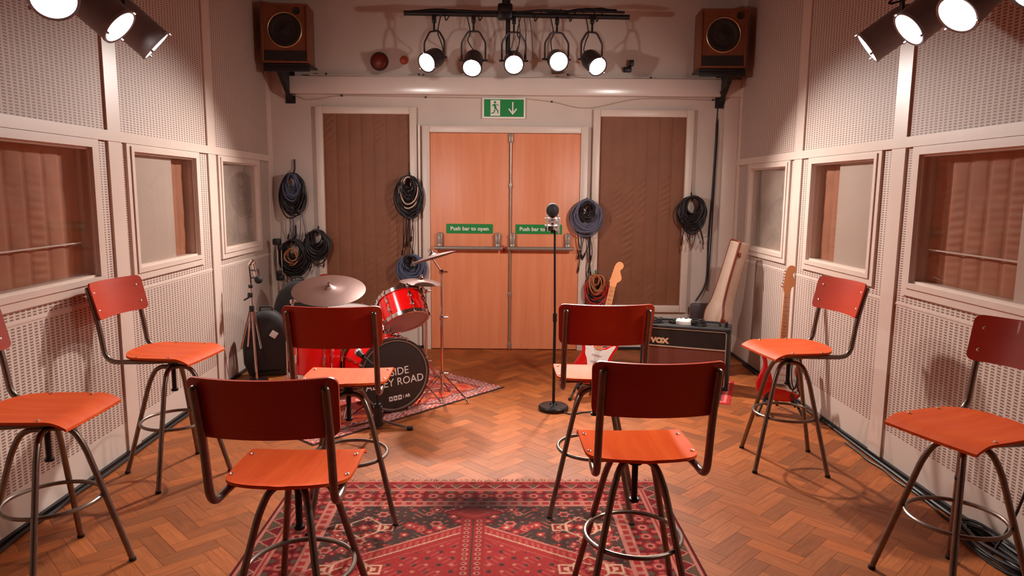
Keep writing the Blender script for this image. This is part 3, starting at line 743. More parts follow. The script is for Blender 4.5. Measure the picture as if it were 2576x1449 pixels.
def flower(u, v, cu, cv, r, C, c1, c2, c3):
    d = np.hypot(u-cu, v-cv); a = np.arctan2(v-cv, u-cu); rr = r*(1+.16*np.cos(6*a))
    C[d < rr] = c1; C[d < rr*.66] = c2; C[d < rr*.33] = c3
def big_rug(u, v):
    W2, L2 = .97, 1.5
    C = np.zeros(u.shape+(3,)); C[:] = NAVY
    eu, ev = W2-np.abs(u), L2-np.abs(v); e = np.minimum(eu, ev); along = np.where(eu < ev, v, u)
    rs = np.random.RandomState(11)
    # field: dark ground with scattered flowers, mirrored left and right
    au = np.abs(u)
    nz = np.sin(au*95+3*np.sin(v*31))*np.sin(v*88+2*np.sin(au*37)); C[nz > .55] = OLIVE; C[nz > .86] = PINK; C[nz < -.80] = DRED
    for k in range(420):
        cu, cv, r = rs.uniform(0, .64), rs.uniform(-1.3, 1.32), rs.uniform(.012, .030)
        c1, c2, c3 = [(RED, PALE, RED), (PINK, DRED, CREAM), (PALE, RED, NAVY), (RED, PINK, CREAM), (DRED, RED, PALE)][rs.randint(5)]
        flower(au, v, cu, cv, r, C, c1, c2, c3)
    # red lozenge medallion with stepped tip and pole
    vt = 1.02; m = (vt-np.abs(v))-au*.62
    dm = np.where(np.abs(v) < vt, m, -1)
    C[(dm > -.014) & (dm <= 0)] = PALE
    ins = dm > 0; C[ins] = RED
    tick = (np.sin(au*240) > 0) & (dm > .012) & (dm < .05); C[tick] = PINK
    C[(dm > .052) & (dm < .062)] = CREAM*.95
    C[(dm > .10) & (dm < .108)] = PINK
    inn = (dm > .12)
    n2 = np.sin(au*60)*np.sin(v*60); C[inn & (n2 > .78)] = NAVY; C[inn & (n2 < -.86)] = PALE
    fr = inn & (np.sin((au+v)*170) > .75) & (np.sin((au-v)*40) > .2); C[fr] = PINK
    # tip diamond at the top of the pole
    td = .055-np.abs(v-1.13)*.75-np.abs(au)*.42; C[td > -.008] = DRED; C[td > 0] = RED; C[(td > .02) & (td < .026)] = PINK
    # pole: beads either side of a thin dark line
    pole = (au < .055) & (v < 1.07) & (v > -1.07); C[pole] = RED*.95
    bead = pole & (np.hypot((au-.028), ((v*1.0) % .038)-.019) < .013); C[bead] = PALE
    bead = pole & (np.hypot((au-.028), ((v*1.0) % .038)-.019) < .007); C[bead] = DRED
    C[(au < .004) & pole] = BROWN
    # hooked cream frames in the corners
    for cv in (.98, .62):
        for cu in (.40, .60):
            q = np.maximum(np.abs(au-cu), np.abs(v-cv)); C[(q < .036)] = RED; C[(q < .036) & (q > .026)] = CREAM; C[(q < .012)] = CREAM
        ln = np.abs(np.abs(v-cv-.0)-(.10-np.abs(au-.5)*.9)); C[(ln < .006) & (np.abs(au-.5) < .11)] = CREAM*.95
        flower(au, v, .5, cv, .035, C, DRED, PINK, CREAM)
    # borders
    b = e < .30; C[b & (e > .285)] = PALE
    s = (e < .285) & (e > .255); C[s] = RED; C[s & (np.sin(along*120) > .3)] = PALE*.95
    s = (e < .255) & (e > .243); C[s] = PALE
    s = (e < .243) & (e > .125); C[s] = DRED*.95
    nb = np.sin(along*62)*np.cos((e-.184)*70); C[s & (nb > .55)] = OLIVE; C[s & (nb < -.6)] = PINK
    fl = s & (np.hypot((along % .085)-.0425, (e-.184)) < .032); C[fl] = RED
    fl = s & (np.hypot((along % .085)-.0425, (e-.184)) < .022); C[fl] = PALE
    fl = s & (np.hypot((along % .085)-.0425, (e-.184)) < .012); C[fl] = DRED
    s = (e < .125) & (e > .112); C[s] = PALE
    s = (e < .112) & (e > .104); C[s] = RED
    s = (e < .104) & (e > .096); C[s] = PALE*.95
    s = (e < .096) & (e > .030); C[s] = DRED
    zz = np.abs(((along/.10) % 1)-.5)*2; ze = (e-.063)/.03
    C[s & ((ze) < zz*2-1.15)] = OLIVE; C[s & (np.abs(ze-(zz*2-1)) < .17)] = PALE
    s = (e < .030) & (e > .014); C[s] = PALE
    C[e <= .014] = DRED*.8
    # end skirt
    sk = (ev < .05); C[sk] = RED*.95; C[sk & (np.sin(u*75)*np.sin(v*110) > .3)] = DRED; C[sk & (ev < .012)] = PALE
    # worn darker stain near the head end
    st = np.exp(-(((u-.02)/.22)**2+((v-1.22)/.11)**2)*1.1); C = C*(1-.62*st[..., None])
    return C
RM = Matrix.Translation((-.150, 2.065, 0)) @ Matrix.Rotation(rad(1.2), 4, 'Z')
rug_mesh('persian_rug', 1.94, 3.0, .0046, big_rug, RM, 'large red patterned persian rug in the middle foreground under the stools')
mb = MB(); fr_rng = random.Random(4)
for k in range(260):
    x = -.96+1.92*k/259; a = fr_rng.uniform(-.5, .5); l = fr_rng.uniform(.02, .045)
    mb.tube([(x, 1.498, .004), (x+a*l*.5, 1.498+l*.6, .004), (x+a*l, 1.498+l, .003)], .0018, 4)
fo = mb.build('fringe', mat('rug_fringe', (178, 110, 88), .9)); fo.parent = bpy.data.objects['persian_rug']; fo['kind'] = 'stuff'
def drum_rug(u, v):
    C = np.zeros(u.shape+(3,)); C[:] = C3(160, 68, 60); rs = np.random.RandomState(3)
    W2, L2 = .875, .64; e = np.minimum(W2-np.abs(u), L2-np.abs(v)); along = np.where(W2-np.abs(u) < L2-np.abs(v), v, u)
    for k in range(240):
        cu, cv, r = rs.uniform(-.8, .8), rs.uniform(-.6, .6), rs.uniform(.015, .04)
        c1, c2, c3 = [(C3(206, 160, 148), C3(204, 104, 74), C3(176, 50, 46)), (C3(84, 62, 66), C3(200, 140, 128), C3(176, 50, 46)), (C3(206, 112, 80), C3(214, 176, 160), C3(110, 60, 60)), (C3(196, 120, 110), C3(170, 50, 46), C3(206, 160, 148))][rs.randint(4)]
        flower(u, v, cu, cv, r, C, c1, c2, c3)
    s = (e < .30) & (e > .13); md = np.abs(((along/.26) % 1)-.5)*2+np.abs(e-.215)/.075; C[s & (md < .95)] = C3(206, 98, 62); C[s & (md < .45)] = C3(196, 70, 60)
    s = e < .13; nn = np.sin(along*70+4*np.sin(e*60))*np.sin(e*95+3*np.sin(along*23)); C[s] = C3(204, 152, 140); C[s & (nn > .25)] = C3(178, 70, 62); C[s & (nn < -.45)] = C3(112, 84, 86)
    s = (e < .14) & (e > .128); C[s] = C3(84, 56, 58); s = (e < .31) & (e > .298); C[s] = C3(84, 56, 58); C[e < .014] = C3(64, 40, 38); return C
ang = math.atan2(.75, .66); ca = Vector((-.05, 5.39, 0)); uu = Vector((-.66, -.75, 0)).normalized(); vv = Vector((-.75, .66, 0)).normalized()
ctr = ca+uu*.875+vv*.64; DRM = frameM(ctr+Vector((0, 0, .0005)), -uu, vv, (0, 0, 1))
rug_mesh('patterned_rug', 1.75, 1.28, .009, drum_rug, DRM, 'pink and red patterned rug under the drum kit')
def amp_rug(u, v):
    C = np.zeros(u.shape+(3,)); C[:] = C3(190, 160, 148); e = np.minimum(.42-np.abs(u), .34-np.abs(v))
    n = np.sin(u*80)*np.sin(v*90); C[n > .4] = C3(90, 70, 80); C[n < -.5] = C3(160, 60, 56)
    C[e < .07] = C3(186, 60, 60); C[e < .05] = C3(200, 120, 110); C[e < .035] = C3(176, 46, 48); C[(e < .085) & (e > .07)] = C3(90, 60, 60); return C
AMPA = rad(-20)
rug_mesh('small_rug', .84, .68, .009, amp_rug, Matrix.Translation((1.335, 5.44, .0003)) @ Matrix.Rotation(AMPA, 4, 'Z'), 'small red and white bordered rug under the amplifier')

# ------------------------------------------------------------------ amplifier
AX = Vector((1.045, 5.548, .008))
t = thing('guitar_amplifier', AX, 'black guitar amplifier with brown grille cloth at the back right', 'amplifier', rz=AMPA)
AW, AH, AD = .69, .49, .27
mb = MB().span((0, 0, .0), (AW, AD, .028), .008).span((0, 0, AH-.028), (AW, AD, AH), .008).span((0, 0, .02), (.028, AD, AH-.02), .008).span((AW-.028, 0, .02), (AW, AD, AH-.02), .008).span((.02, AD-.03, .02), (AW-.02, AD-.004, AH-.02))
mb.build('cabinet', amp_m, t)
zt_ = AH*.66
MB().span((.03, .014, zt_), (AW-.03, .03, AH-.03)).build('upper_panel', black_m, t, smooth=0)
def cloth_mat():
    m, nt, b = nodes('diamond_grille_cloth')
    tc = N(nt, 'ShaderNodeTexCoord'); mp = N(nt, 'ShaderNodeMapping'); mp.inputs['Rotation'].default_value = (0, rad(45), 0); L(nt, tc.outputs['Object'], mp.inputs['Vector'])
    ck = N(nt, 'ShaderNodeTexChecker', i_Scale=80.0); ck.inputs[1].default_value = lin(118, 56, 38); ck.inputs[2].default_value = lin(98, 50, 36)
    L(nt, mp.outputs[0], ck.inputs['Vector']); L(nt, ck.outputs[0], b.inputs['Base Color']); b.inputs['Roughness'].default_value = .8
    return m
MB().span((.03, .018, .03), (AW-.03, .03, zt_-.008)).build('grille_cloth', cloth_mat(), t, smooth=0)
mb = MB(); a, b_, c, d = .026, AW-.026, .026, AH-.026
mb.tube(smooth_path([(a, .006, c), (b_, .006, c), (b_, .006, d), (a, .006, d)], .02, 4, True), .0045, 8, closed=True)
mb.span((a, .006, zt_-.008), (b_, .014, zt_)); mb.build('piping', cream_m, t)
lettering('VOX', .055, 'lettering', mat('gold_letters', (226, 190, 150), .3, .3), t, Matrix.Translation((.150, .012, AH*.735)) @ Matrix.Rotation(PI/2, 4, 'X'), bold=.004, ext=.002, sx=1.15)
for hx in (.18, .54):
    MB().tube(smooth_path([(hx-.07, .13, AH), (hx-.06, .13, AH+.028), (hx+.06, .13, AH+.028), (hx+.07, .13, AH)], .02, 4), .008, 8).build('handle', black_m, t)
for x in (.016, AW-.016):
    for z in (.016, AH-.016): MB().box((x, .016, z), (.038, .038, .038), .008).build('corner_guard', rubber_m, t)
RZ = Matrix.Rotation(AMPA, 4, 'Z')
def onamp(x, y, z=0): return AX+RZ @ Vector((x, y, AH+z))
def coil(mb, cx, cy, z0, r, n, tr, jit, rg, flat=1.0):
    for k in range(n):
        rr = r*(1-.12*rg.random()); ox, oy = rg.uniform(-jit, jit), rg.uniform(-jit, jit); ph = rg.random()*6
        mb.tube([(cx+ox+rr*math.cos(a*PI/12), cy+oy+rr*flat*math.sin(a*PI/12), z0+tr+tr*1.3*k+.004*math.sin(3*a*PI/12+ph)+.004) for a in range(24)], tr, 6, closed=True)
rg = random.Random(2)
mb = MB(); coil(mb, 0, 0, 0, .055, 5, .006, .012, rg); o = mb.build('coiled_cable', blackc_m); o.location = onamp(.435, .10, .0)
tag(o, 'small black coiled lead on top of the amplifier, right of the white roll', 'cable')
mb = MB(); coil(mb, 0, 0, 0, .045, 4, .006, .012, rg); o = mb.build('coiled_cable', blackc_m); o.location = onamp(.10, .10, .0)
tag(o, 'small black coiled lead on top of the amplifier, left of the white roll', 'cable')
t = thing('effects_pedal', onamp(.33, .105, .0), 'small white rounded gadget with dark holes on top of the amplifier', 'effects pedal', rz=AMPA)
MB().slab([(p.x, p.y) for p in circle(.062, 28, sx=1.1, sy=.8)], [(.004, 0), (0, .008), (0, .028), (.010, .042), (.022, .046)]).build('case', white_m, t)
MB().cyl((.012, 0, .044), (.012, 0, .050), .012).cyl((-.028, -.0, .044), (-.028, 0, .049), .008).build('knob', black_m, t)
o = MB().box((0, 0, .012), (.07, .05, .024), .006).box((.0, 0, .03), (.04, .03, .015), .004).build('lead_plug_box', black_m); o.location = onamp(.245, .12, 0); o.rotation_euler.z = .4
tag(o, 'small black box between the white gadget and the left lead on the amplifier', 'plug box')
t = thing('microphone_clip', onamp(.655, .10, 0), 'little black microphone clip on the right end of the amplifier top', 'microphone clip')
MB().cyl((0, 0, 0), (0, 0, .02), .016).box((0, 0, .032), (.02, .04, .024), .006).build('clip_body', black_m, t)
MB().cyl((.012, -.02, .04), (.012, .02, .04), .008).build('clip_ring', chrome_m, t)

# ------------------------------------------------------------------ electric guitars
BODY = [(0, 0), (.08, .006), (.135, .04), (.158, .095), (.153, .15), (.126, .20), (.113, .235), (.122, .272), (.138, .31), (.145, .342), (.134, .362), (.108, .354), (.078, .325), (.045, .306), (.0, .300), (-.045, .310), (-.078, .342), (-.105, .385), (-.132, .408), (-.150, .398), (-.152, .365), (-.136, .31), (-.121, .262), (-.125, .22), (-.145, .17), (-.161, .115), (-.150, .055), (-.095, .014)]
GUARD = [(.03, .085), (.085, .075), (.118, .105), (.108, .16), (.092, .20), (.09, .235), (.108, .29), (.124, .335), (.10, .330), (.06, .297), (.03, .290), (-.03, .290), (-.06, .318), (-.098, .372), (-.128, .385), (-.126, .345), (-.098, .28), (-.090, .235), (-.070, .20), (-.055, .15), (-.045, .10), (-.01, .088)]
HEADS = [(-.022, .775), (-.027, .80), (-.034, .812), (-.028, .835), (-.022, .90), (-.012, .948), (.010, .968), (.036, .962), (.048, .940), (.040, .918), (.030, .905), (.036, .885), (.052, .850), (.046, .825), (.026, .805), (.021, .775)]
def electric_guitar(loc, M3, label, body_m):
    t = thing('electric_guitar', loc, label, 'guitar', 'red electric guitars'); t.rotation_euler = M3.to_euler()
    R = Matrix.Rotation(PI/2, 4, 'X')      # outline x,y -> x,z ; thickness towards -y
    ol = [(p.x, p.y) for p in spline([(a, b, 0) for a, b in BODY], 4, True)]
    MB().slab(ol, [(.010, -.022), (.003, -.019), (0, -.012), (0, .012), (.003, .019), (.010, .022)], R).build('body', body_m, t, smooth=50)
    ol = [(p.x, p.y) for p in spline([(a, b, 0) for a, b in GUARD], 4, True)]
    MB().slab(ol, [(0, .0225), (0, .0250)], R).build('pickguard', pg_m, t, smooth=20)
    mb = MB(); mb.slab([(-.028, .285), (.028, .285), (.0215, .775), (-.0215, .775)], [(.003, .008), (0, .016), (0, .030), (.002, .033)], R); mb.build('neck', maple_m, t)
    ol = [(p.x, p.y) for p in spline([(a, b, 0) for a, b in HEADS], 3, True)]
    MB().slab(ol, [(.002, .008), (0, .010), (0, .021), (.001, .023)], R).build('headstock', maple_m, t, smooth=30)
    mb = MB()
    for k in range(20):
        z = .775-(.775-.12)*(1-2**(-(k+1)/12.0)); mb.box((0, -.0335, z), (.05-.008*(z-.28)/.5, .001, .0018))
    for z in (.33+.0, .40, .46, .53, .60, .67): mb.cyl((0, -.032, z), (0, -.0338, z), .0035, 8)
    mb.build('frets', mat('fret_dark', (120, 76, 50), .4), t)
    for z in (.155, .195, .245): MB().box((0, -.028, z), (.072, .010, .018), .004).build('pickup', white_m, t)
    MB().box((0, -.028, .110), (.075, .012, .03), .003).build('bridge', chrome_m, t)
    for k in range(6):
        z = .815+.022*k; x = -.030+.003*k; MB().cyl((x-.014, -.016, z), (x+.004, -.016, z), .0045, 8).build('tuner', chrome_m, t)
    MB().box((.105, -.024, .075), (.05, .006, .026), .003, Matrix.Rotation(.6, 3, 'Y')).build('jack_plate', chrome_m, t)
    for (x, z) in ((.075, .16), (.09, .125), (.10, .09)): MB().lathe([(.012, 0), (.010, .012), (.0001, .013)], 12, Matrix.Translation((x, -.0245, z)) @ R).build('knob', white_m, t)
    mb = MB()
    for k in range(6): x = -.018+.0072*k; mb.tube([(x, -.0365, .112), (x*.85, -.0350, .775)], .0006, 4)
    mb.build('strings', chrome_m, t)
    return t
def guitar_stand(loc, rz, label):
    t = thing('guitar_stand', loc, label, 'guitar stand', 'black guitar stands', rz)
    mb = MB().tube(smooth_path([(0, .12, .02), (0, .06, .30), (0, .055, .34)], .03), .010, 10); mb.build('post', black_m, t)
    for s in (-1, 1): MB().tube(smooth_path([(0, .06, .28), (s*.10, .0, .10), (s*.15, -.10, .012)], .06), .009, 10).cyl((s*.15, -.10, .012), (s*.157, -.115, .012), .012).build('leg', black_m, t)
    MB().tube([(0, .09, .22), (0, .20, .012)], .009, 10).build('leg', black_m, t)
    for s in (-1, 1): MB().tube(smooth_path([(0, .05, .14), (s*.09, .02, .085), (s*.095, -.075, .075), (s*.095, -.085, .11)], .02), .009, 10).build('arm', rubber_m, t)
    return t
def rot3(yaw, lean_back, roll): return Matrix.Rotation(yaw, 3, 'Z') @ Matrix.Rotation(-lean_back, 3, 'X') @ Matrix.Rotation(roll, 3, 'Y')
electric_guitar((.600, 5.17, .085), rot3(rad(-6), rad(9), rad(11.5)), 'red electric guitar with white pickguard standing behind the middle right stool', redg_m)
guitar_stand((.605, 5.15, 0), rad(-6), 'black guitar stand under the guitar beside the amplifier')
electric_guitar((1.905, 4.82, .085), rot3(rad(-14), rad(9), rad(2.0)), 'red electric guitar with white pickguard standing by the right wall', redg_m)
guitar_stand((1.905, 4.80, 0), rad(-14), 'black guitar stand under the guitar by the right wall')
rg = random.Random(9); mb = MB()
for k in range(5):
    rr = .05+.012*rg.random(); ox, oz = rg.uniform(-.012, .012), rg.uniform(-.02, .02)
    mb.tube([(ox+rr*.62*math.cos(a*PI/14), -.012*k+.01*math.sin(a*PI/7+k), oz+rr*1.9*math.sin(a*PI/14)) for a in range(28)], .0048, 6, closed=True)
mb.tube(spline([(.02, -.02, -.08), (.03, -.03, -.12), (.05, -.02, -.16), (.10, .02, -.24), (.12, .06, -.30)], 6), .0048, 6)
o = mb.build('coiled_cable', blackc_m); o.location = (1.965, 4.735, .315); tag(o, 'black coiled lead hanging over the pickguard of the guitar by the right wall', 'cable')

# ------------------------------------------------------------------ hard guitar case leaning in the corner
CASE = [(0, 0), (.10, .008), (.175, .06), (.205, .15), (.190, .25), (.145, .33), (.130, .38), (.145, .44), (.138, .50), (.105, .57), (.090, .66), (.080, .80), (.076, .95), (.074, 1.09), (.068, 1.125), (0, 1.13)]
CASE = CASE+[(-x, y) for x, y in CASE[1:-1][::-1]]
d_ = Vector((.24, -.02, 1.0)).normalized(); n_ = Vector((-.97, -.22, 0)); n_ = (n_-d_*n_.dot(d_)).normalized(); wv = d_.cross(n_).normalized()
case_base = Vector((1.695, 6.06, .035))
t = thing('guitar_case', case_base, 'tan hard guitar case with brown trim leaning upright in the right corner', 'guitar case')
CM = frameM((0, 0, 0), wv, d_, n_ if wv.cross(d_).dot(n_) > 0 else -n_); sgn = 1 if wv.cross(d_).dot(n_) > 0 else -1
ol = [(p.x, p.y) for p in spline([(a, b, 0) for a, b in CASE], 3, True)]
MB().slab(ol, [(.012, -sgn*.075), (0, -sgn*.062), (0, sgn*.030), (.010, sgn*.040)], CM).build('shell', tan_m, t, smooth=50)
MB().tube([CM @ Vector((p[0]*1.004, p[1]*1.001, sgn*.030)) for p in ol], .0105, 8, closed=True).build('edge_trim', brownt_m, t)
mb = MB()
for (x, y) in ((.083, 1.02), (.148, .44), (.20, .20), (-.083, .9)):
    p = CM @ Vector((x+.006, y, sgn*.012)); MB().box(p, (.02, .03, .04), .004).build('latch', brownt_m, t)

# ------------------------------------------------------------------ microphone on the round-based stand
t = thing('microphone_stand', (.304, 4.84, 0), 'black microphone stand with heavy round base in the middle of the floor', 'microphone stand')
MB().lathe([(.104, 0), (.108, .008), (.108, .024), (.100, .033), (.03, .037), (.022, .05), (.0001, .052)], 40).build('base', blackm_m, t)
MB().cyl((0, 0, .04), (0, 0, .66), .0105).cyl((0, 0, .64), (-.012, 0, 1.285), .0075).cyl((0, 0, .64), (0, 0, .70), .0145).build('pole', blackm_m, t)
t = thing('microphone', (.275, 4.84, 1.285), 'microphone with dark foam head in a silver shock mount on the round-based stand', 'microphone')
MB().sphere((.0, 0, .135), .044, (1, 1, 1.15)).build('foam_head', rubber_m, t)
MB().cyl((0, 0, .0), (0, 0, .085), .022).cyl((0, 0, .03), (0, 0, .035), .03).build('body', chrome_m, t)
mb = MB()
for z in (.03, .078): mb.tube(circle(.050, 28, (.0, 0, z)), .0045, 8, closed=True)
for a in (45, 135, 225, 315): mb.tube([(.05*math.cos(rad(a)), .05*math.sin(rad(a)), -.005), (.052*math.cos(rad(a)), .052*math.sin(rad(a)), .105)], .005, 8)
mb.box((0, -.035, .06), (.07, .006, .02), .003).box((.044, -.03, .03), (.012, .02, .11), .003); mb.build('shock_mount', mat('silver_mount', (200, 190, 186), .3, .7), t)
MB().cyl((0, 0, -.02), (0, 0, .012), .013).box((-.028, -.02, .01), (.045, .035, .03), .006).build('swivel', black_m, t)
mb = MB().tube(spline([(.36, 4.77, .006), (.43, 4.72, .006), (.50, 4.76, .006), (.60, 4.80, .006), (.72, 4.95, .006), (.80, 5.04, .006)], 8), .005, 6)
tag(mb.build('floor_cable', blackc_m), 'thin dark cable on the floor by the round microphone stand base', 'cable')

# ------------------------------------------------------------------ drum kit
def drum(name, loc, axis, R, depth, nl, label, cat, head1, head2, hoop_m, up=(0, 0, 1), lug_len=.6, legs=None):
    """axis points out of head1 (z+)"""
    t = thing(name, loc, label, cat); A = aimM((0, 0, 0), axis, up)
    h = depth/2
    MB().lathe([(R-.006, -h+.001), (R, -h), (R, h), (R-.006, h-.001)], 48, A).build('shell', red_m, t, smooth=40)
    MB().lathe([(.0001, h+.006), (R-.012, h+.006), (R-.002, h+.004), (R-.004, h-.002), (.0001, h-.002)], 48, A).build('head', head1, t)
    MB().lathe([(.0001, -h-.006), (R-.012, -h-.006), (R-.002, -h-.004), (R-.004, -h+.002), (.0001, -h+.002)], 48, A).build('head', head2, t)
    for s in (-1, 1):
        z = s*h; MB().lathe([(R+.004, z-s*.020), (R+.011, z-s*.018), (R+.011, z+s*.010), (R+.004, z+s*.013), (R-.004, z+s*.010), (R-.003, z+s*.004), (R+.004, z+s*.002)], 48, A, ring=True).build('hoop', hoop_m, t, smooth=50)
    for k in range(nl):
        a = 2*PI*(k+.5)/nl; u = Vector((math.cos(a), math.sin(a), 0)); mb = MB()
        for s in (-1, 1):
            c = u*(R+.010); M_ = frameM((0, 0, 0), u, Vector((-u.y, u.x, 0)), (0, 0, 1)).to_3x3()
            mb.box(c+Vector((0, 0, s*h*.34)), (.020, .020, h*.42), .006, M_)
            if s > 0: mb.box(c-u*.004, (.008, .008, h*.5), .002, M_)
            mb.tube([u*(R+.014)+Vector((0, 0, s*h*.4)), u*(R+.014)+Vector((0, 0, s*(h+.010)))], .0035, 6)
            mb.box(u*(R+.012)+Vector((0, 0, s*(h+.004))), (.020, .014, .022), .003, M_)
        mb.v = [A @ v for v in mb.v]; mb.build('lug', chrome_m, t)
    return t, A
phi = rad(32); bn = Vector((math.sin(phi), -math.cos(phi), .03)); BR = .262
bfc = Vector((-.815, 4.735, BR+.010)); bd = .36
kt, KA = drum('bass_drum', bfc-bn.normalized()*bd/2, bn, BR-.010, bd, 8, 'red bass drum with black front head and white lettering', 'drum', head_m, clear_m, mat('dark_hoop', (40, 24, 24), .3, coat=.3))
MB().lathe([(BR-.018, bd/2+.008), (BR-.014, bd/2+.0115), (BR-.022, bd/2+.0115), (BR-.024, bd/2+.008)], 48, KA, ring=True).build('hoop_inlay', mat('hoop_inlay_brown', (120, 96, 84), .4), kt)
F2 = KA @ Matrix.Translation((0, 0, bd/2+.0068)) @ Matrix.Rotation(rad(3), 4, 'Z')
if (KA @ Vector((1, 0, 0))).x < 0: F2 = F2 @ Matrix.Rotation(PI, 4, 'Z')
wl = mat('white_lettering', (232, 214, 206), .4)
lettering('INSIDE', .076, 'lettering', wl, kt, F2 @ Matrix.Translation((0, .020, 0)), bold=.0, sx=.95)
lettering('ABBEY ROAD', .076, 'lettering', wl, kt, F2 @ Matrix.Translation((0, -.052, 0)), bold=.0, sx=.95)
mb = MB()
for k in range(3): mb.slab([(-.055+.034*k, -.180), (-.028+.034*k, -.180), (-.028+.034*k, -.147), (-.055+.034*k, -.147)], [(0, 0), (0, .001)], F2)
mb.slab([(.052, -.175), (.055, -.175), (.055, -.15), (.052, -.15)], [(0, 0), (0, .001)], F2)
mb.build('logo_blocks', wl, kt, smooth=0)
lettering('AR', .030, 'lettering', wl, kt, F2 @ Matrix.Translation((.085, -.163, 0)), bold=.001)
mb = MB()
for k in range(3): mb.slab([(p.x-.0415+.034*k, p.y-.1635) for p in circle(.007, 10)], [(0, .001), (0, .0018)], F2)
mb.build('logo_marks', head_m, kt, smooth=0)
side_v = bn.cross(Vector((0, 0, 1))).normalized()
for s in (-1, 1):
    p = -bn.normalized()*0+side_v*s*(BR-.02)+Vector((0, 0, -.05)); q = side_v*s*(BR+.10)+bn*.18; q.z = -(BR+.0)+.012-.012+.012
    MB().tube([p, q], .006, 8).sphere(q, .009, n=6).build('spur', chrome_m, kt)
mb = MB().tube([(0, .05, BR-.02), (.06, .06, BR+.13)], .010, 10).tube([(.06, .06, BR+.13), (.14, .10, BR+.17)], .008, 10).box((.02, .05, BR), (.05, .06, .03), .006).build('tom_mount', chrome_m, kt)
tn_ = Vector((-.34, .50, .80))
tom, TA = drum('tom_drum', (-.795, 5.02, .690), tn_, .158, .20, 6, 'red tom drum tilted above the bass drum', 'drum', clear_m, clear_m, chrome_m)
ft_, FA = drum('floor_tom', (-1.395, 4.86, .435), (0.02, .04, 1), .178, .36, 6, 'red floor tom behind the stool, left of the bass drum', 'drum', clear_m, clear_m, chrome_m)
for a in (200, 320, 80):
    u = Vector((math.cos(rad(a)), math.sin(rad(a)), 0)); MB().tube(smooth_path([u*.193+Vector((0, 0, .12)), u*.193+Vector((0, 0, -.30)), u*.215+Vector((0, 0, -.42))], .04), .006, 8).sphere(u*.215+Vector((0, 0, -.418)), .011, n=6).build('leg', chrome_m, ft_)
def tripod(t, h, spread=.26, rz=0, m=chrome_m, z_hub=.20):
    for k in range(3):
        a = rad(rz+120*k); u = Vector((math.cos(a), math.sin(a), 0))
        MB().tube([Vector((0, 0, z_hub)), u*spread+Vector((0, 0, .012))], .006, 8).tube([Vector((0, 0, .09)), u*spread*.55+Vector((0, 0, z_hub*.48))], .004, 6).cyl(u*spread+Vector((0, 0, .0)), u*(spread-.02)+Vector((0, 0, .026)), .011).build('leg', m, t)
    return t
def cymbal(loc, nrm, R, label, m=bronze_m):
    t = thing('cymbal', loc, label, 'cymbal', 'bronze cymbals'); A = aimM((0, 0, 0), nrm)
    MB().lathe([(R, -.016), (R*.8, -.006), (R*.5, .001), (R*.22, .005), (R*.17, .010), (R*.10, .020), (.008, .024), (.008, .022), (R*.10, .018), (R*.16, .008), (R*.22, .003), (R*.5, -.001), (R*.8, -.008), (R, -.0175)], 56, A).build('plate', m, t, smooth=60)
    MB().lathe([(.0001, .044), (.009, .043), (.010, .030), (.018, .026), (.018, .022), (.0001, .021)], 14, A).build('wing_nut', chrome_m, t)
    MB().lathe([(.020, -.004), (.020, -.018), (.0001, -.020)], 14, A).build('felt', rubber_m, t)
    return t
n1 = Vector((.05, -.30, .95)).normalized()
cymbal((-1.325, 5.0, .842), n1, .262, 'large brown cymbal tilted towards the viewer at the left of the drum kit')
n2 = Vector((.08, -.02, 1)).normalized()
cymbal((-.672, 5.12, .888), n2, .158, 'small thin cymbal level above the tom drum')
n3 = Vector((-.30, .10, .95)).normalized()
cymbal((-.570, 4.99, 1.083), n3, .175, 'thin cymbal tilted edge-on, topmost at the right of the drum kit')
def cymbal_stand(loc, top, label, rz=0, hub=.2, spread=.26):
    t = thing('cymbal_stand', loc, label, 'cymbal stand', 'chrome cymbal stands'); tripod(t, 1, spread, rz, z_hub=hub)
    tp = Vector(top)-Vector(loc); mid = Vector((0, 0, min(.62, tp.z*.65)))
    MB().cyl((0, 0, .05), mid, .011).cyl(mid, (0, 0, tp.z-.12), .008).tube([(0, 0, tp.z-.12), tp-Vector((0, 0, .022))], .0065, 8).build('pole', chrome_m, t)
    for z in (mid.z, hub, tp.z-.12): MB().box((0, 0, z), (.034, .03, .034), .008).cyl((.01, 0, z), (.045, 0, z), .006).build('clamp', chrome_m, t)
cymbal_stand((-.512, 5.03, 0.008), (-.570, 4.99, 1.083), 'chrome cymbal stand in front of the doors, right of the bass drum', -20, spread=.21)
cymbal_stand((-.675, 5.40, 0.008), (-.672, 5.12, .888), 'chrome stand behind the tom drum holding the small cymbal', 80)
cymbal_stand((-1.63, 5.12, 0.008), Vector((-1.325, 5.0, .842)), 'chrome stand holding the large brown cymbal behind the floor tom', 50, spread=.2)
sn, SA = drum('snare_drum', (-1.27, 5.40, .55), (.06, -.05, 1), .178, .14, 8, 'red and chrome snare drum behind the floor tom', 'drum', clear_m, clear_m, chrome_m)
t = thing('snare_stand', (-1.27, 5.40, .008), 'folding chrome stand under the snare drum', 'drum stand'); tripod(t, 1, .24, 10)
MB().cyl((0, 0, .05), (0, 0, .40), .010).build('pole', chrome_m, t)
for k in range(3):
    a = rad(40+120*k); MB().tube(smooth_path([(0, 0, .39), (.17*math.cos(a), .17*math.sin(a), .455), (.20*math.cos(a), .20*math.sin(a), .48)], .02), .007, 8).build('basket_arm', chrome_m, t)
t = thing('drum_throne', (-1.47, 5.92, .006), 'black round drum stool at the far side of the kit', 'stool'); tripod(t, 1, .22, 30, m=black_m)
MB().cyl((0, 0, .05), (0, 0, .48), .013).build('pole', black_m, t); MB().lathe([(.13, .47), (.155, .49), (.16, .53), (.14, .555), (.0001, .56)], 32).build('seat', cloth_m, t)
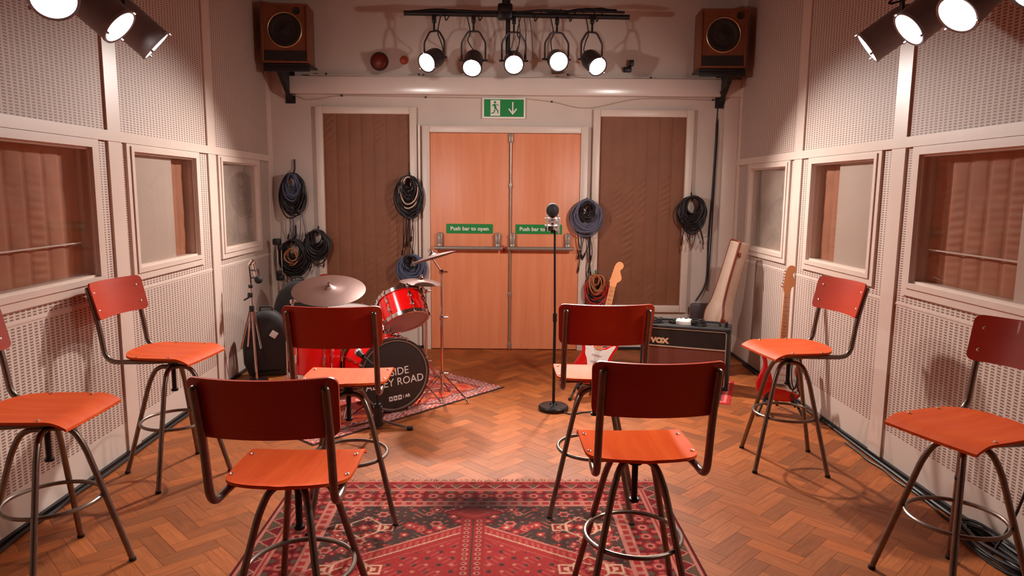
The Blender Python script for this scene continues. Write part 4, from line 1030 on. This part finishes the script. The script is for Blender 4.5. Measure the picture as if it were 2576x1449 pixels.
# pedal behind the bass drum (seen under the stool seat)
t = thing('bass_pedal', (-1.105, 5.28, .009), 'black and chrome bass drum pedal behind the bass drum', 'drum pedal', rz=phi)
MB().box((0, .12, .03), (.08, .26, .012), .004, Matrix.Rotation(rad(10), 3, 'X')).build('footboard', blackm_m, t)
MB().tube(smooth_path([(-.06, -.03, 0.002), (-.06, -.03, .20), (.06, -.03, .20), (.06, -.03, .002)], .02), .009, 8).build('pedal_frame', chrome_m, t)
MB().tube([(0, -.03, .20), (0, -.06, .30)], .006, 8).sphere((0, -.065, .31), .022, n=8).build('beater', white_m, t)
# low microphone stand before the bass drum
t = thing('low_microphone_stand', (-.868, 4.40, .0), 'short stand with black column and chrome feet in front of the bass drum', 'microphone stand')
for a, l in ((-6, .20), (200, .28), (95, .22)):
    u = Vector((math.cos(rad(a)), math.sin(rad(a)), 0)); MB().tube([Vector((0, 0, .055))+u*.02, u*l+Vector((0, 0, .014))], .010, 8).build('foot', chrome_m, t); 
    MB().cyl(u*(l-.005)+Vector((0, 0, .013)), u*(l+.03)+Vector((0, 0, .012)), .0135).build('rubber_tip', rubber_m, t)
MB().cyl((0, 0, .02), (0, 0, .15), .030).cyl((0, 0, .15), (0, 0, .17), .022).build('column', black_m, t)
MB().cyl((0, 0, .16), (-.01, 0, .50), .009).tube([(-.01, 0, .42), (-.10, .08, .46)], .007, 8).box((-.01, 0, .43), (.03, .03, .03), .006).build('pole', blackm_m, t)
t = thing('microphone', (-.985, 4.49, .462), 'small dark microphone on the short stand before the bass drum', 'microphone')
MB().tube([(0.01, -.01, 0), (-.03, .05, .012)], [.016, .022], 14).build('body', blackm_m, t); MB().sphere((-.035, .058, .013), .027, n=10).build('grille', mat('silver_mount', (200, 190, 186)), t)
t = thing('drum_hardware', (-1.10, 4.44, .008), 'short black leg stand with chrome rods left of the bass drum front', 'drum hardware')
MB().cyl((-.05, 0, 0), (-.05, 0, .30), .013).build('black_rod', black_m, t)
MB().cyl((.03, .03, 0), (.03, .03, .30), .007).tube([(-.05, 0, .25), (.03, .03, .28), (.10, .05, .24)], .008, 8).build('chrome_rod', chrome_m, t)

# ------------------------------------------------------------------ bags and stands in the left corner
def arch(w_, h_, n=28, sq=2.15):
    pts = [(-w_/2*.9, 0), (w_/2*.9, 0)]; pts = []
    for k in range(n+1):
        a = PI*k/n; c, s = math.cos(a), math.sin(a)
        pts.append((w_/2*math.copysign(abs(c)**(2/sq), c), h_*.42+h_*.58*s**(2/sq)))
    pts += [(-w_/2*.98, h_*.2), (-w_/2*.80, .02), (-w_/2*.6, 0), (w_/2*.6, 0), (w_/2*.80, .02), (w_/2*.98, h_*.2)]
    return pts
def bag(loc, rz, w_, h_, th, lean, label, patch=True):
    t = thing('instrument_bag', loc, label, 'bag', 'black instrument bags', rot=(rad(-lean), 0, rz))
    R = Matrix.Rotation(PI/2, 4, 'X'); h = th/2
    MB().slab(arch(w_, h_), [(.07, -h), (.030, -h*.92), (.008, -h*.7), (0, -h*.35), (0, h*.35), (.008, h*.7), (.030, h*.92), (.07, h)], R).build('shell', cloth_m, t, smooth=70)
    MB().tube(smooth_path([(-.05, -.01, h_-.004), (-.045, -.01, h_+.028), (.045, -.01, h_+.028), (.05, -.01, h_-.004)], .02), .009, 8).build('handle', cloth_m, t)
    MB().tube([R @ Vector((p[0]*1.003, p[1], .012)) for p in arch(w_, h_)], .004, 6, closed=True).build('zip', rubber_m, t)
    if patch: MB().box((w_*.14, -h-.004, h_*.66), (.055, .005, .055), .001, Matrix.Rotation(rad(35), 3, 'Y')).build('label_patch', white_m, t)
    return t
bag((-2.04, 5.72, .0), rad(18), .38, .57, .15, -6, 'black rounded instrument bag with a pale label standing in the left corner')
bag((-1.90, 6.18, .0), rad(8), .46, .76, .17, -6, 'taller black instrument bag behind the large cymbal in the left corner', False)
t = thing('folded_microphone_stand', (-2.06, 5.50, 0), 'chrome microphone stand with folded legs before the black bag by the left wall', 'microphone stand')
MB().cyl((0, 0, .012), (-.015, 0, .60), .011).cyl((-.015, 0, .60), (-.02, 0, .80), .008).build('pole', chrome_m, t)
for a, l in ((200, .12), (150, .10), (-20, .06)):
    u = Vector((math.cos(rad(a)), math.sin(rad(a)), 0)); MB().tube([Vector((-.015, 0, .58))+u*.02, u*l*.9+Vector((0, 0, .28))], .008, 8).build('leg', chrome_m, t)
MB().lathe([(.09, 0), (.09, .012), (.02, .02), (.0001, .022)], 24).build('base', blackm_m, t)
MB().box((-.018, 0, .60), (.035, .035, .05), .008).build('clamp', black_m, t); MB().box((-.025, 0, .71), (.035, .035, .04), .008).tube([(-.025, 0, .70), (-.07, -.02, .67)], .007, 8).build('clamp', black_m, t); MB().box((-.02, 0, .78), (.03, .03, .03), .008).build('clamp', black_m, t)
t = thing('microphone', (-2.055, 5.50, .80), 'small shock-mounted microphone on the chrome stand by the left wall', 'microphone')
MB().cyl((.03, 0, .02), (.005, 0, .16), .014).build('body', chrome_m, t)
mb = MB()
for z in (.05, .11): mb.tube(circle(.038, 20, (.02-.01*(z/.1), 0, z)), .0035, 6, closed=True)
mb.tube([(-.02, 0, 0), (-.028, .0, .14)], .005, 6).tube([(.05, 0, .04), (.04, 0, .12)], .004, 6); mb.build('shock_mount', blackm_m, t)
MB().sphere((.045, -.01, .035), .032, n=10).build('foam_head', rubber_m, t)
MB().cyl((-.03, 0, .15), (.0, 0, .19), .012).cyl((-.005, 0, .16), (.02, 0, .17), .008).build('swivel', chrome_m, t)
t = thing('slim_microphone_stand', (-2.20, 6.52, 0), 'thin dark stand with a black clamp head in the left corner', 'microphone stand')
MB().cyl((0, 0, .01), (0, 0, 1.04), .009).cyl((.035, .01, .25), (.035, .01, .98), .005).build('pole', chrome_m, t)
MB().box((0, 0, 1.06), (.075, .05, .06), .012).box((.03, 0, 1.01), (.05, .04, .05), .01).build('clamp_head', black_m, t)
MB().box((.01, 0, .765), (.05, .04, .05), .01).box((.02, 0, .72), (.07, .05, .05), .012).build('clamp', black_m, t)
MB().lathe([(.08, 0), (.08, .014), (.02, .02), (.0001, .022)], 24).build('base', blackm_m, t)
# fire extinguisher on the wall behind the cymbal
t = thing('fire_extinguisher', (-1.795, YB-.115, .27), 'red fire extinguisher with black hose behind the large cymbal', 'fire extinguisher')
MB().lathe([(.062, 0), (.066, .012), (.066, .30), (.056, .35), (.030, .385), (.022, .39), (.0001, .392)], 28).build('cylinder', redp_m, t)
MB().box((0, 0, .415), (.05, .045, .05), .01).tube(smooth_path([(-.02, 0, .43), (-.05, -.02, .455), (.01, -.03, .47), (.06, -.02, .445)], .02), .011, 8).build('valve_handle', redp_m, t)
MB().tube(spline([(.02, -.03, .42), (.045, -.05, .36), (.075, -.05, .24), (.08, -.04, .12)], 6), .010, 8).build('hose', black_m, t)

# ------------------------------------------------------------------ cable bundles on wall hooks
def bundle(x, z, w_, h_, cols, label, tails=5, tail_len=.16, seed=0, strap=black_m, strap_h=.12, tail_m=blackc_m, extra=None):
    y = YB-.075; r_ = random.Random(seed)
    t = thing('cable_bundle', (x, y, z), label, 'cables', 'coiled cable bundles hung on the back wall')
    MB().tube([(0, .055, h_/2+strap_h), (0, .05, h_/2+.03), (0, .0, h_/2-.02), (0, -.03, h_/2-.055)], .0075, 8).build('hook_strap', strap, t)
    MB().cyl((0, .06, h_/2-.01), (0, -.05, h_/2-.012), .006, 8).build('hook', chrome_m, t)
    for ci, (m_, n_, sc, dz, dy) in enumerate(cols):
        mb = MB()
        for k in range(int(n_*1.3)):
            s_ = sc*(r_.uniform(.68, 1.0) if k % 3 else r_.uniform(.45, .8)); sx = s_*w_/2*r_.uniform(.85, 1.05); sz = s_*h_/2*r_.uniform(.9, 1.04)
            oz = h_/2-sz-.015-r_.uniform(0, .012)+dz; ox = r_.uniform(-.012, .012)*(2-sc); ph = r_.uniform(0, 6); yy = dy-.035+r_.uniform(-.025, .03)
            tl = r_.uniform(-.18, .18)
            pts = []
            for a in range(26):
                q = 2*PI*a/26; xx = sx*math.cos(q)*(1+.06*math.sin(2*q+ph)); zz = sz*math.sin(q)*(1+.05*math.cos(3*q+ph))
                pts.append((ox+xx*math.cos(tl)-zz*math.sin(tl)*.3, yy+.018*math.sin(q*2+ph), oz+zz+xx*math.sin(tl)*.3))
            mb.tube(pts, .0066, 6, closed=True)
        mb.build('coil', m_, t)
    mb = MB()
    for k in range(tails):
        x0 = r_.uniform(-w_*.3, w_*.3); ln = tail_len*r_.uniform(.5, 1.1); p0 = Vector((x0, -.03+r_.uniform(-.01, .03), -h_*.32))
        p1 = p0+Vector((r_.uniform(-.05, .05), 0, -h_*.2-ln*.4)); p2 = p1+Vector((r_.uniform(-.03, .03), .02, -ln*.5))
        mb.tube(spline([p0, p1, p2], 6), .0042, 6); dd = (p2-p1).normalized(); MB().tube([p2, p2+dd*.05], [.008, .0075], 8).build('plug', blackm_m if seed % 2 else chrome_m, t)
    if tails: mb.build('loose_ends', tail_m, t)
    if extra: extra(t)
    return t
bundle(-2.085, 1.50, .24, .42, [(blackc_m, 22, 1.0, 0, 0), (bluec_m, 12, .60, 0, -.03)], 'bundle of slate blue and black cable, top left on the back wall', 6, .22, 11, tail_m=greyc_m)
bundle(-2.095, .905, .30, .36, [(blackc_m, 34, 1.0, 0, 0), (orangec_m, 3, .45, -.08, -.03)], 'big black cable bundle low in the left corner with one tan loop', 3, .08, 13)
bundle(-1.868, 1.03, .25, .30, [(blackc_m, 30, 1.0, 0, 0)], 'black cable bundle overlapping the left edge of the left quilted panel', 2, .08, 14, strap_h=.10)
bundle(-.985, 1.475, .27, .44, [(blackc_m, 30, .92, 0, 0), (beigec_m, 3, .66, -.01, -.035), (blackc_m, 10, .5, 0, -.04)], 'black cable bundle with a beige loop between the left panel and the doors', 6, .30, 15, tail_m=blackc_m)
bundle(-.965, .81, .29, .28, [(bluec_m, 26, 1.0, 0, 0), (blackc_m, 5, .5, 0, -.02)], 'slate blue cable coil low beside the doors behind the small cymbals', 2, .06, 16, strap_h=.02)
bundle(.705, 1.31, .30, .36, [(greyc_m, 34, 1.0, 0, 0), (blackc_m, 7, .5, -.03, -.03)], 'large grey-blue cable coil between the doors and the right quilted panel', 8, .34, 17)
bundle(1.705, 1.36, .27, .34, [(blackc_m, 34, 1.0, 0, 0)], 'black cable bundle at the right edge of the right quilted panel', 7, .16, 18)
bundle(.810, .62, .25, .32, [(redc_m, 12, 1.0, -.02, 0), (blackc_m, 12, .85, -.03, 0), (orangec_m, 5, .62, 0, -.04)], 'red, black and orange cable bundle on a green strap beside the guitar head', 3, .08, 19, strap=greens_m)

# cables along the skirting of the side walls
r_ = random.Random(21)
def floor_cable(side, off, y0, y1, r, name, label, m=blackc_m, loop=None):
    pts = []; n = 16
    for i in range(n+1):
        y = y0+(y1-y0)*i/n; x = (xl(y)+.03+off if side < 0 else xr(y)-.03-off)
        x += (1 if side < 0 else -1)*(r_.random()*.02)
        pts.append((x, y, r+.001))
    mb = MB().tube(spline(pts, 5), r, 7); tag(mb.build(name, m), label, 'cable')
floor_cable(1, .0, 1.8, 6.2, .009, 'skirting_cable', 'thick black cable along the foot of the right wall')
floor_cable(1, .035, 1.9, 4.2, .006, 'skirting_cable', 'thinner dark cable beside the thick one along the right wall')
floor_cable(-1, .0, 1.9, 5.3, .009, 'skirting_cable', 'black cable along the foot of the left wall')
mb = MB()
for k in range(6):
    a0 = r_.random()*6; rr = .10+.03*r_.random()
    mb.tube([(2.115+rr*.5*math.cos(a*PI/14+a0)+.003*k-.02, 2.86+rr*1.8*math.sin(a*PI/14+a0), .01+.009*k+.004*math.sin(a)) for a in range(28)], .007, 6, closed=True)
mb.tube(spline([(2.06, 2.80, .03), (2.12, 2.78, .20), (2.15, 2.74, .45), (2.155, 2.72, .70)], 6), .006, 6)
tag(mb.build('coiled_cable', blackc_m), 'black coiled cables on the floor against the right wall by the near stool', 'cable')
